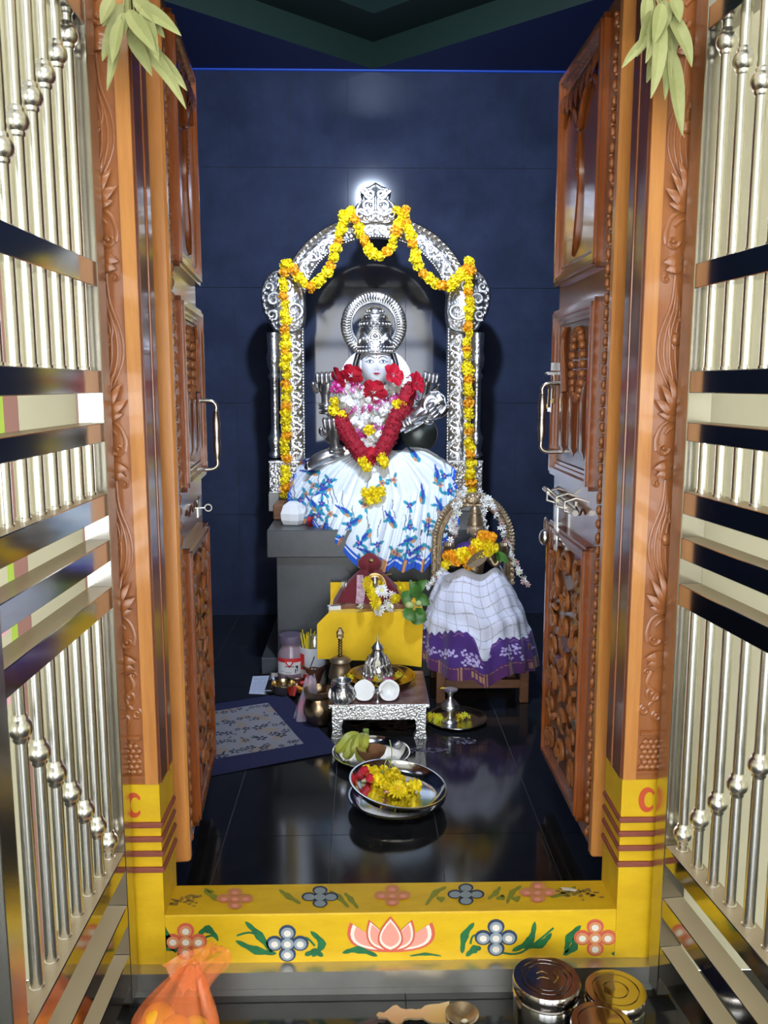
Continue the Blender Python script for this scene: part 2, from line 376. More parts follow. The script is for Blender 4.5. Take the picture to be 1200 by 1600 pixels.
# ------------------------------------------------------------------ door frame (carved wooden jambs, painted feet)
fr = empty('trim_1', (0, 1.86, -.04), 'carved varnished wooden door frame with yellow painted feet', None, kind='structure')
def relief(sg):
    """scrolling vine carved in the jamb face; sg -1 left, +1 right"""
    bm = B(); Yf = 1.799
    def W(x, z, d=0): return Vector((sg*x, Yf-d, z))
    def st(pts, r0, r1=None, n=5):
        p = cr([W(*q) for q in pts], 6); N = len(p); r1 = r0 if r1 is None else r1
        tube(bm, p, [r0+(r1-r0)*i/(N-1) for i in range(N)], 6, .8, (0, 1, 0))
    for z0 in (2.0, 1.58, 1.155, .735):
        st([(.612, z0+.045), (.592, z0+.052), (.570, z0+.038), (.560, z0+.01), (.562, z0-.012)], .0035, .006)
        sp = spiral(.576, z0-.008, .0145, 1.2, 0, -1); tube(bm, [W(x, z) for x, z in sp], [.0052-.0025*i/22 for i in range(23)], 6, .9, (0, 1, 0))
        ball(bm, W(.577, z0-.008), .005, (1, .8, 1), 8, 5)
        st([(.612, z0+.03), (.594, z0+.036), (.578, z0+.022)], .003, .004)
        for tx, tz, l in ((.553, .095, .012), (.562, .066, .010), (.562, .128, .010), (.575, .150, .009)):
            leafmesh(bm, W(.607, z0+.055), W(tx, z0+tz, .004), l*1.9, .22, (0, -1, 0), -.25, 5)
        for dz, tx in ((-.045, .556), (-.06, .562)):
            leafmesh(bm, W(.60, z0+dz+.004), W(tx, z0+dz-.006, .003), .022, .25, (0, -1, 0), -.25, 5)
        sp = spiral(.566, z0-.083, .009, 1.1, 1.2, 1); tube(bm, [W(x, z) for x, z in sp], .0032, 6, .9, (0, 1, 0))
        ball(bm, W(.566, z0-.083), .0045, (1, .9, 1), 8, 5)
        if z0 > .8:
            for o in range(4):
                st([(.585-o*.003+.004*o, z0-.075-.01*o), (.580+o*.006, z0-.13-.006*o), (.560+o*.011, z0-.19), (.557+.012*o, z0-.24), (.572+.009*o, z0-.285), (.603, z0-.335)], .0044-.0004*o, .0022)
            ball(bm, W(.592, z0-.205), .013, (1, .6, 1.1), 10, 6); ball(bm, W(.600, z0-.165), .008, (1, .6, 1), 8, 5)
            st([(.612, z0-.14), (.585, z0-.15), (.577, z0-.19), (.59, z0-.225)], .0035, .003)
    # bottom scroll and pine-cone vase
    st([(.575, .655), (.566, .625), (.585, .60), (.572, .575)], .006, .005)
    for cx, cz, r in ((.582, .60, .018), (.562, .565, .012), (.590, .55, .012)):
        sp = spiral(cx, cz, r, 1.3, 2, 1); tube(bm, [W(x, z) for x, z in sp], .0048, 6, .9, (0, 1, 0))
    for k in range(6):
        zz = .43+.012*k
        for i in range(4): ball(bm, W(.562+.013*i+(.006 if k % 2 else 0), zz), .0085, (1, .75, 1), 6, 4)
    tube(bm, [W(.55, .418), W(.62, .418)], .004, 6); tube(bm, [W(.555, .51), W(.62, .51)], .006, 6)
    return bm
for sg in (-1, 1):
    def jb(name, xa, xb, y0, y1, z0, z1, m, **kw):
        a, b = sorted((sg*xa, sg*xb)); return obj(name, box(B(), a, b, y0, y1, z0, z1), m, fr, **kw)
    jm = jb('jamb', .66, .521, 1.80, 1.925, .40, 2.13, wood_carve)
    jb('edge_band', .549, .520, 1.793, 1.80, .402, 2.13, wood_light, label='pale plain edge band of the jamb')
    jb('reveal_board', .5215, .516, 1.805, 1.865, .40, 2.13, wood_dark, label='dark reddish reveal of the jamb')
    jb('reveal_board', .5215, .5175, 1.875, 1.922, .40, 2.13, wood_dark)
    obj('reveal_bead', tube(B(), [(sg*.517, 1.87, .40), (sg*.517, 1.87, 2.13)], .0042, 8), wood, fr)
    jb('rebate', .66, .548, 1.925, 1.985, .02, 2.16, wood_dark)
    obj('carved_scroll', relief(sg), wood_carve, fr, smooth=True, label='scrolling vine and pine cone carving on the jamb')
    jb('foot_block', .66, .5195, 1.797, 1.925, -.04, .40, yellow_paint, label='yellow painted foot of the jamb')
    for za in (.299, .265, .230, .191):
        bmr = box(B(), *sorted((sg*.66, sg*.5135)), 1.789, 1.925, za, za+.0125, .003)
        obj('ridge', bmr, maroon_paint, fr, label='maroon painted ridge')
    bm = B(); ring = [(sg*.578+.020*math.cos(a)*(1 if i < 20 else .55)+(.0 if i < 20 else .004), .352+.030*math.sin(a)*(1 if i < 20 else .62)) for i, a in list(enumerate(np.linspace(.6, 5.6, 20)))+[(20+i, a) for i, a in enumerate(np.linspace(5.6, .6, 20))]]
    prism(bm, ring, lambda s, t, d: Vector((s, 1.7968-d, t)), .0005)
    obj('painted_crescent', bm, mat('orange red paint', (.62, .09, .03), .5), fr)
obj('lintel', box(B(), -.66, .66, 1.80, 1.925, 2.13, 2.22), wood_carve, fr)
# ------------------------------------------------------------------ threshold with painted flowers
th = obj('trim_2', box(B(), -.66, .66, 1.7995, 1.921, -.1, .08, .003), yellow_paint, kind='structure')
pg = mat('painted green', (.02, .20, .06), .5, var=.4, vscale=30, col2=(.01, .10, .04)); pw = mat('painted white', (.80, .76, .68), .5)
pr = mat('painted red', (.66, .12, .07), .5); pn = mat('painted navy', (.03, .055, .11), .5); pp = mat('painted salmon', (.85, .35, .28), .5)
pgr = mat('painted grey blue', (.30, .36, .42), .5); pol = mat('faded olive paint', (.25, .27, .03), .5); psm = mat('faded salmon', (.70, .30, .13), .5)
smear = mat('grey smear', (.20, .14, .07), .6, var=.5, vscale=60, col2=(.4, .26, .03))
def FR(x, y, k): q = P(x, y, 1.7995-.0004*(k+1)); return q
def TP(x, y, k): q = G(x, y, .0803+.0003*(k+1)); return q
def dec(bm, plane, pts, mi, k):
    f = bm.faces.new([bm.verts.new(plane(x, y, k)) for x, y in pts]); f.material_index = mi
    f.normal_update()
    if (plane is FR and f.normal.y > 0) or (plane is TP and f.normal.z < 0): f.normal_flip()
def circ(cx, cy, rx, ry, n=14): return [(cx+rx*math.cos(2*math.pi*i/n), cy+ry*math.sin(2*math.pi*i/n)) for i in range(n)]
def pflower(plane, cx, cy, ox, oy, rx, ry, ms, label):
    bm = B(); kk = 0
    for dx, dy in ((0, -1), (-1, 0), (1, 0), (0, 1), (0, 0)):
        x, y = cx+dx*ox, cy+dy*oy; kk += 1
        dec(bm, plane, circ(x, y, rx, ry), 0, kk); dec(bm, plane, circ(x, y+ry*.1, rx*.74, ry*.74), 1, kk+6); dec(bm, plane, circ(x, y+ry*.15, rx*.42, ry*.42), 2, kk+12)
    obj('painted_flower', bm, ms, th, label=label)
for cx, cy, col in ((290, 1471, 'r'), (449, 1474, 'n'), (775, 1465, 'n'), (930, 1465, 'r')):
    pflower(FR, cx, cy, 20, 17, 13.5, 12, [pr, psm, pw] if col == 'r' else [pn, pgr, pw], {'r': 'red and white painted flower', 'n': 'navy and white painted flower'}[col])
for cx, cy, col in ((367, 1404, 'r'), (500, 1401, 'n'), (613, 1399, 'r'), (728, 1397, 'n'), (840, 1394, 'r')):
    pflower(TP, cx, cy, 17, 10, 12, 7, [psm, psm, pp] if col == 'r' else [pn, pgr, pgr], {'r': 'faded salmon painted flower', 'n': 'faded navy painted flower'}[col])
def pleaf(plane, pts, wd, kind=0, m=None):
    """a brush leaf: tapering outline with a notch along a centre line"""
    c = cr([(x, y, 0) for x, y in pts], 5); N = len(c); up_, dn = [], []
    for i, p in enumerate(c):
        t = (c[min(i+1, N-1)]-c[max(i-1, 0)]).normalized(); n = Vector((-t.y, t.x, 0)); s = i/(N-1)
        ww = wd*(math.sin(math.pi*min(1, s*1.02))**.7)*(1+.25*math.sin(s*16)) if kind == 0 else wd
        up_.append(p+n*max(ww, .4)); dn.append(p-n*max(ww, .4))
    bm = B(); kk = rnd.randint(0, 2)
    for i in range(N-1): dec(bm, plane, [(q.x, q.y) for q in (up_[i], up_[i+1], dn[i+1], dn[i])], 0, kk)
    obj('painted_leaf', bm, m or pg, th)
for L in ([(302, 1488), (255, 1478), (213, 1462)], [(270, 1480), (245, 1450), (228, 1440)], [(235, 1490), (262, 1470), (248, 1438)], [(310, 1460), (325, 1452), (341, 1468)],
          [(432, 1490), (400, 1485), (368, 1470)], [(425, 1488), (405, 1462), (383, 1440)], [(488, 1495), (503, 1475), (485, 1455)], [(476, 1492), (492, 1488), (505, 1494)],
          [(722, 1490), (726, 1462), (741, 1442)], [(728, 1494), (742, 1483), (752, 1482)], [(800, 1486), (828, 1470), (836, 1440)], [(815, 1480), (845, 1475), (862, 1458)],
          [(884, 1490), (890, 1465), (908, 1446)], [(880, 1492), (897, 1480), (898, 1462)], [(960, 1488), (985, 1475), (1004, 1440)], [(955, 1490), (985, 1488), (1008, 1462)]):
    pleaf(FR, L, 5.6)
for L in ([(300, 1474), (330, 1462), (341, 1470)], [(470, 1468), (480, 1466), (492, 1478)], [(370, 1462), (395, 1458), (425, 1480)], [(735, 1475), (740, 1462), (760, 1462)], [(780, 1488), (815, 1488), (865, 1450)], [(893, 1480), (900, 1462), (918, 1464)], [(215, 1458), (240, 1462), (275, 1488)]):
    pleaf(FR, L, 1.6, 1)
for L in ([(352, 1410), (335, 1402), (318, 1392)], [(330, 1398), (322, 1392), (335, 1394)], [(560, 1420), (548, 1405), (538, 1395)], [(545, 1418), (530, 1402), (515, 1392)], [(470, 1412), (450, 1400), (436, 1390)],
          [(665, 1415), (680, 1395), (698, 1386)], [(682, 1402), (690, 1405), (695, 1402)], [(762, 1405), (775, 1395), (782, 1385)], [(775, 1404), (785, 1402), (784, 1398)], [(792, 1412), (800, 1395), (815, 1384)], [(798, 1402), (808, 1405), (812, 1400)], [(860, 1402), (885, 1395), (900, 1385)]):
    pleaf(TP, L, 4, 0, pol)
bm = B(); r3 = random.Random(8)
for k in range(70):
    x, y = (r3.gauss(287, 14), r3.gauss(1405, 4.5)) if k % 2 else (r3.gauss(905, 16), r3.gauss(1396, 4))
    dec(bm, TP, circ(x, y, r3.uniform(1.5, 6), r3.uniform(.8, 2.4), 7), 0, k % 3)
obj('paint_smear', bm, smear, th, label='worn grey smears over the painted leaves', kind='stuff')
bm = B(); dec(bm, TP, [(876, 1386), (890, 1387), (902, 1390), (899, 1393), (880, 1391)], 0, 3); obj('paint_chip', bm, pw, th, label='white paint chip')
# lotus
bm = B(); base = (610, 1488)
def petal(tip, c1, c2, k):
    def shape(f):
        cx = (tip[0]+base[0])/2; cy = (tip[1]+base[1])/2
        o = []
        for (a, c, b) in ((base, c1, tip), (tip, c2, base)):
            for i in range(9):
                t = i/9; x = (1-t)**2*a[0]+2*t*(1-t)*c[0]+t*t*b[0]; y = (1-t)**2*a[1]+2*t*(1-t)*c[1]+t*t*b[1]
                o.append((cx+(x-cx)*f, cy+(y-cy)*f))
        return o
    mx = ((c1[0]+c2[0])/2*.5+(tip[0]+base[0])*.25)
    for j, f in enumerate((1, .86, .70)): dec(bm, FR, shape(f), j, k*3+j)
petal((547, 1441), (525, 1488), (592, 1470), 0); petal((675, 1441), (698, 1488), (630, 1470), 0)
petal((576, 1437), (560, 1485), (612, 1465), 1); petal((644, 1437), (662, 1485), (610, 1465), 1)
petal((610, 1432), (570, 1475), (650, 1475), 2)
obj('painted_lotus', bm, [pr, pw, pp], th, label='pink painted lotus with a red outline')
pleaf(FR, [(590, 1494), (560, 1484), (535, 1489)], 5); pleaf(FR, [(640, 1494), (665, 1491), (690, 1494)], 2)
# steel ledge below the threshold
lg = B(); box(lg, -.60, .60, 1.765, 1.7992, -.0425, -.0405, 0); box(lg, -.60, .60, 1.765, 1.767, -.082, -.0425)
box(lg, -.60, .60, 1.767, 1.80, -.1, -.084)
obj('trim_3', lg, mat('ledge steel', (.66, .65, .62), .33, .9, var=.2, vscale=6), kind='structure')
# ------------------------------------------------------------------ door leaves
def door(n, org, ang, sg):
    """leaf plane: s along the leaf from the hinge, z up, w out towards the passage"""
    d = Vector((math.sin(ang), math.cos(ang), 0)); nn = Vector((d.y, -d.x, 0))*(-sg)
    def M(s, z, w): return Vector(org)+d*s+nn*w+Vector((0, 0, z))
    def db(bm, s0, s1, z0, z1, w0, w1, bev=0):
        k = box(B(), s0, s1, w0, w1, z0, z1, bev)
        vm = [bm.verts.new(M(v.co.x, v.co.z, v.co.y)) for v in k.verts]; k.verts.index_update()
        for f in k.faces: bm.faces.new([vm[v.index] for v in (f.verts if sg > 0 else reversed(f.verts))])
        k.free(); return bm
    W_ = .575; zb, zt = .095, 2.16
    root = obj('door_%d' % n, db(B(), 0, W_, zb, zt, -.034, 0, .003), wood, kind='structure')
    obj('stile_bead', db(B(), -.004, .030, zb, zt, -.034, .009, .006), wood_light, root, label='pale rounded hinge stile')
    # bead and leaf strip
    bm = B(); z = zb+.03
    while z < zt-.03:
        ball(bm, M(.070, z, .002), .009, (.8, .8, 1.4), 8, 5); ball(bm, M(.060+.02*((int(z*100)) % 2), z+.02, .001), .006, (1, 1, 1), 6, 4); z += .034
    obj('carved_bead_strip', bm, wood_carve, root, smooth=True)
    def mring(z0, z1, s0=.125, s1=W_-.004, wd=.040):
        bm = B()
        for k, (o, w) in enumerate(((0, .016), (.010, .022), (.022, .013), (.032, .007))):
            q = .012
            db(bm, s0+o, s0+o+q, z0+o, z1-o, 0, w); db(bm, s1-o-q, s1-o, z0+o, z1-o, 0, w)
            db(bm, s0+o, s1-o, z0+o, z0+o+q, 0, w*.98); db(bm, s0+o, s1-o, z1-o-q, z1-o, 0, w*.98)
        obj('moulding', bm, wood, root)
        return s0+.045, s1-.045, z0+.045, z1-.045
    def sw(bm, pts, r0, r1=None, nseg=6):
        p = cr([M(*q) for q in pts], nseg); N = len(p); r1 = r0 if r1 is None else r1
        tube(bm, p, [r0+(r1-r0)*i/(N-1) for i in range(N)], 6)
    # top panel with carved head
    s0, s1, z0, z1 = mring(1.565, 2.14)
    obj('panel', db(B(), s0, s1, z0, z1, 0, .009, .006), wood, root)
    bm = B(); sm = (s0+s1)/2
    sw(bm, [(s0+.01, z1-.10, .010), (s0+.06, z1-.06, .014), (sm-.05, z1-.09, .016), (sm, z1-.15, .014), (sm+.05, z1-.09, .016), (s1-.06, z1-.06, .014), (s1-.01, z1-.10, .010)], .008)
    for k in range(7):
        t = k/6; leafmesh(bm, M(s0+(s1-s0)*t, z1-.01, .01), M(s0+(s1-s0)*(.1+.8*t), z1-.07-.03*math.sin(math.pi*t), .018), .05, .2, nn, -.3, 5)
    for k in range(8): ball(bm, M(sm, z1-.19-.011*k, .013), .009-.0005*abs(k-3), (1, 1, .7), 8, 5)
    sw(bm, [(sm, z1-.16, .012), (sm-.02, z1-.3, .012), (sm+.0, z0+.06, .012), (sm+.03, z0+.02, .006)], .006, .010)
    obj('panel_carving', bm, wood, root, smooth=True)
    # middle panel: bead loop over fluted arches
    s0, s1, z0, z1 = mring(1.015, 1.495)
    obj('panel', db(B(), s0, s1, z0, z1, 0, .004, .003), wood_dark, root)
    bm = B()
    for k in range(22):
        a = 2*math.pi*k/22; ball(bm, M(s0+.13+.055*math.cos(a), z1-.115+.09*math.sin(a), .010), .0115, (1, 1, 1), 8, 6)
    obj('bead_loop', bm, wood_carve, root, smooth=True, label='carved loop of round beads')
    bm = B(); sw(bm, [(s0+.27, z1-.01, .01), (s0+.29, z1-.06, .012), (s0+.25, z1-.19, .012)], .006, .012)
    for k in range(3):
        a = s0+.055+k*.115; lathe(bm, M(a, 0, .002), [(.001, z0+.02), (.045, z0+.05), (.048, z0+.18), (.03, z0+.225), (.001, z0+.24)], 10, Matrix.Diagonal((.3, 1, 1)))
    for v in bm.verts: pass
    obj('fluted_carving', bm, wood, root, smooth=True)
    # lower panel: foliage
    s0, s1, z0, z1 = mring(.125, .87)
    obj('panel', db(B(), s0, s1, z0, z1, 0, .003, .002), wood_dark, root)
    bm = B(); r2 = random.Random(5)
    for k in range(7):
        for j in range(3):
            cs = s0+.05+(s1-s0-.1)*j/2; czz = z0+.05+(z1-z0-.1)*k/6
            sp = spiral(cs, czz, .042, 1.15, r2.uniform(0, 6), 1 if (k+j) % 2 else -1)
            tube(bm, [M(a, b, .009) for a, b in sp], [.009-.004*i/22 for i in range(23)], 6)
            for q in range(2):
                a = r2.uniform(0, 6.28); leafmesh(bm, M(cs, czz, .006), M(cs+.06*math.cos(a), czz+.05*math.sin(a), .010), .028, .25, nn, -.3, 5)
    obj('panel_carving', bm, wood_carve, root, smooth=True)
    # lock rail carved scribble
    bm = B(); sw(bm, [(.2+.03*k, .945+.012*math.sin(k*2.1), .001) for k in range(11)], .0025)
    obj('rail_carving', bm, wood_dark, root, smooth=True)
    # handle
    hz0, hz1 = (1.035, 1.235) if n == 1 else (1.085, 1.285); hs = W_-.06; out = .055
    h = B()
    p = [M(hs, hz0, 0), M(hs, hz0, out*.7), M(hs, hz0+.012, out), M(hs, hz0+.03, out)]; tube(h, cr(p, 4), .006, 8)
    p = [M(hs, hz1-.03, out), M(hs, hz1-.012, out), M(hs, hz1, out*.7), M(hs, hz1, 0)]; tube(h, cr(p, 4), .006, 8)
    L_ = hz1-hz0-.06; prof = [(.0065, 0), (.0085, .01), (.0075, .02), (.0125, .28), (.0095, .47), (.011, .5), (.0095, .53), (.0125, .72), (.0075, .98), (.0085, .99), (.0065, 1)]
    c = M(hs, hz0+.03, out); lathe(h, c, [(r, z*L_) for r, z in prof], 12)
    obj('handle', h, mat('pewter', (.55, .52, .46), .28, 1), root, smooth=True, label='turned pewter pull handle')
    return root, M, db, W_
d1, M1, db1, W1 = door(1, (-.508, 1.995, 0), R(-4.5), -1)
d2, M2, db2, W2 = door(2, (.520, 1.995, 0), R(-.3), 1)
pew = MATS['pewter']
bm = B(); c = M1(W1-.09, .925, .028); tube(bm, [c+Vector((.010*math.cos(a), 0, .010*math.sin(a))) for a in np.linspace(0, 2*math.pi, 17)], .0025, 6, cap=False)
tube(bm, [M1(W1-.09, .925, 0), M1(W1-.09, .925, .018)], .003, 6); db1(bm, W1-.12, W1-.06, .90, .95, 0, .002)
obj('ring_pull', bm, pew, d1, smooth=False)
# bolt, hasp, padlock and keys on the right leaf
bm = B(); db2(bm, .30, .50, .925, .965, 0, .003); tube(bm, [M2(.22, .945, .022), M2(.60, .965, .022)], .0085, 10)
for s in (.30, .40, .52): tube(bm, [M2(s, .93, 0), M2(s, .94, .032), M2(s, .965, .032), M2(s, .975, 0)], .004, 6)
tube(bm, [M2(.44, .96, .02), M2(.44, .985, .05)], .004, 6)
obj('sliding_bolt', bm, pew, d2, smooth=True, label='grey steel tower bolt')
bm = B(); db2(bm, .44, .475, .80, .93, .015, .019); db2(bm, .50, .56, .845, .875, 0, .012)
obj('hasp', bm, silver_fine, d2)
bm = B(); ball(bm, M2(.53, .825, .035), .022, (.7, 1.1, 1.1), 14, 8); tube(bm, cr([M2(.515, .835, .03), M2(.515, .872, .03), M2(.53, .884, .03), M2(.545, .872, .03), M2(.545, .835, .03)], 5), .004, 7)
obj('padlock', bm, silver_fine, None, smooth=True, label='round steel padlock hanging from the hasp of the right door leaf', cat='padlock')
kk = empty('key_bunch', M2(W2-.05, 1.31, .01), 'bunch of keys on a ring stuck in the lock above the right door handle', 'keys')
bm = B(); db2(bm, W2-.052, W2-.048, 1.322, 1.345, .0, .03); db2(bm, W2-.056, W2-.044, 1.31, 1.318, .0, .04); obj('key', bm, silver_fine, kk)
bm = B(); c = M2(W2-.05, 1.300, .036); tube(bm, [c+Vector((.016*math.cos(a), .004*math.sin(a), .018*math.sin(a))) for a in np.linspace(0, 6.283, 17)], .0013, 5, cap=False); obj('key_ring', bm, pew, kk)
for i, (dw, L, m) in enumerate(((.026, .085, silver_fine), (.036, .075, brass), (.018, .06, brass))):
    bm = B(); tube(bm, [M2(W2-.05, 1.285, dw), M2(W2-.05, 1.285-L, dw+.002)], .0022, 6); ball(bm, M2(W2-.05, 1.278, dw), .009, (.3, 1, 1), 10, 6)
    db2(bm, W2-.052, W2-.048, 1.288-L, 1.30-L, dw, dw+.011); obj('key', bm, m, kk, smooth=False)
# ------------------------------------------------------------------ steel gates, opened towards the hall
def gate(org, ang, sg, label, zoff=0):
    g = empty('steel_gate', org, label, 'gate')
    d = Vector((math.sin(ang)*sg, -math.cos(ang), 0)); o_ = Vector((-sg*math.cos(ang), -math.sin(ang), 0))  # o_: towards the passage
    def M(s, w, z): return d*s+o_*w+Vector((0, 0, z))   # local to g
    def gb(name, s0, s1, w0, w1, z0, z1, m, bev=.0015, **kw):
        k = box(B(), s0, s1, w0, w1, z0, z1, bev)
        for v in k.verts: v.co = M(*v.co)
        bmesh.ops.recalc_face_normals(k, faces=k.faces)
        return obj(name, k, m, g, local=True, **kw)
    T_ = .052; Lg = .60
    gb('hinge_stile', 0, .05, -T_, 0, -.08, 2.10, steel); gb('closing_stile', Lg-.03, Lg+.02, -T_, 0, -.08, 2.10, steel)
    Z = [(-.03, .040), (.113, .158), (.240, .283), (.825, .870), (.924, .968), (1.018, 1.064), (1.168, 1.206), (1.265, 1.309), (1.470, 1.518), (1.948, 1.990), (2.06, 2.10)]
    for a, b in Z: gb('rail', .05, Lg-.03, -T_+.002, -.001, a, b, steel_dusty)
    tb = {}
    def tubes(z0, z1, balls):
        key = (z0, z1)
        if key not in tb:
            bm = B(); tube(bm, [(0, 0, z0), (0, 0, z1)], .0108, 14); lathe(bm, (0, 0, 0), [(.0125, z0), (.0125, z0+.006), (.0108, z0+.007)], 14)
            tb[key] = me_of(bm, steel_tube, True, 'tube')
        for i in range(8):
            s = .078+.0655*i
            if s > Lg-.05: continue
            t = inst('tube', tb[key], g, M(s, -T_/2, 0), world=False)
            if balls:
                zc = balls(i)
                if z0+.02 < zc < z1-.02:
                    inst('ball', ball_me, t, (0, 0, zc), world=False)
                    inst('collar', collar_me, t, (0, 0, zc), world=False)
    tubes(1.518, 1.948, lambda i: 1.918-.0565*i); tubes(1.309, 1.470, None); tubes(1.064, 1.168, None); tubes(.283, .825, lambda i: .325+.0695*i)
    return g
bm = B(); ball(bm, (0, 0, 0), .0205, (1, 1, 1), 20, 12); ball_me = me_of(bm, steel_tube, True, 'ball')
bm = B(); lathe(bm, (0, 0, 0), [(.0108, -.024), (.0135, -.020), (.0135, .020), (.0108, .024)], 14); collar_me = me_of(bm, steel_tube, True, 'collar')
gate((-.578, 1.772, 0), R(.5), -1, 'stainless steel gate with ball-studded tubes, opened against the left door jamb')
gate((.590, 1.772, 0), R(6), 1, 'stainless steel gate with ball-studded tubes, opened against the right door jamb')
# ================================================================== PEDESTAL AND SILVER ARCH
YP = 3.62
ped = obj('pedestal', box(B(), -.445, .44, YP+.005, WALLY-.002, .0, .545, .003), granite_ped, label='grey granite pedestal block carrying the large statue', cat='pedestal')
obj('top_slab', box(B(), -.482, .475, YP-.02, WALLY-.002, .545, .665, .004), granite_ped, ped)
obj('plinth_course', box(B(), -.525, -.447, YP+.05, WALLY-.01, .0, .075, .003), granite_ped, ped)
obj('plinth_course', box(B(), .442, .52, YP+.05, WALLY-.01, .0, .075, .003), granite_ped, ped)
YA = 4.20
arch = empty('ornate_arch', P(587, 760, YA), 'tall embossed silver arch framing the white-faced statue on the pedestal', 'arch')
C0 = P(587, 482, YA); KX = (P(687, 482, YA).x-C0.x)/100; KZ = (C0.z-P(587, 582, YA).z)/100
ri, ro, hi_, ho = 112*KX, 151*KX, 108*KZ, 143*KZ
zb = P(587, 722, YA).z
def archpt(u, t, w):
    """u along the band, t across 0 inside to 1 outside, w towards the viewer"""
    Hs = C0.z-zb; A = math.pi*(ri+hi_)/2*1.12; tot = 2*Hs+A; s = u*tot
    a = ri+(ro-ri)*t; b = hi_+(ho-hi_)*t
    if s < Hs: return Vector((C0.x-a, YA-w, zb+s))
    if s > Hs+A: return Vector((C0.x+a, YA-w, zb+(tot-s)))
    th = math.pi*(s-Hs)/A; return Vector((C0.x-a*math.cos(th), YA-w, C0.z+b*math.sin(th)))
prof = [(0, -.03), (0, .012), (.02, .020), (.07, .020), (.09, .010), (.13, .006), (.58, .006), (.62, .012), (.66, .016), (.70, .012), (.74, .010), (.88, .018), (.94, .022), (.985, .018), (1, .006), (1, -.03)]
bm = B(); NU = 150
rows = [[bm.verts.new(archpt(i/NU, t, w)) for t, w in prof] for i in range(NU+1)]
for a, b in zip(rows, rows[1:]):
    for j in range(len(prof)-1): bm.faces.new((a[j], b[j], b[j+1], a[j+1]))
    bm.faces.new((a[-1], b[-1], b[0], a[0]))
obj('arch_band', bm, silver, arch, smooth=True)
bm = B(); n = 44
for i in range(n):
    u = (i+.5)/n
    sp = spiral(0, 0, 1, 1.2, 0 if i % 2 else math.pi, 1 if i % 2 else -1)
    tube(bm, [archpt(u+x*.0105, .355+.21*y, .010) for x, y in sp], [.0062-.003*k/22 for k in range(23)], 6)
    tube(bm, cr([archpt(u-.012, .16 if i % 2 else .55, .008), archpt(u, .5 if i % 2 else .2, .012), archpt(u+.014, .56 if i % 2 else .14, .008)], 5), .005, 6)
    for k in range(3):
        uu = u+(k-1)*.008; leafmesh(bm, archpt(uu, .35, .008), archpt(uu+.006, .14 if (i+k) % 2 else .56, .012), .016, .2, (0, -1, 0), -.3, 4)
obj('scroll_relief', bm, silver_fine, arch, smooth=True)
bm = B()
for i in range(190):
    p = archpt((i+.5)/190, .045, .020); ball(bm, p, .0045, (1, 1, 1), 6, 4)
for i in range(110):
    a = archpt((i)/110, .76, .011); b = archpt((i+.6)/110, .90, .019); tube(bm, cr([a, (a+b)/2+Vector((0, -.004, 0)), b], 3), [.004, .005, .006, .006, .006, .004, .003], 5)
obj('beading', bm, silver_fine, arch, smooth=True, kind='stuff')
def disc_outline(pts, name, dep=.045, m=silver, Y=YA, parent=arch, lift=.010):
    c = [P(x, y, Y) for x, y in pts]; bm = B(); ctr = sum(c, Vector())/len(c)
    rings = [[bm.verts.new(ctr+(p-ctr)*f+Vector((0, w, 0))) for p in c] for f, w in ((1, dep), (1, 0), (.96, -.010), (.90, -.012), (.86, -.004), (.6, -lift), (.25, -lift*1.6))]
    for a, b in zip(rings, rings[1:]):
        for i in range(len(c)): bm.faces.new((a[i], a[(i+1) % len(c)], b[(i+1) % len(c)], b[i]))
    bm.faces.new(rings[-1]); return obj(name, bm, m, parent, smooth=True)
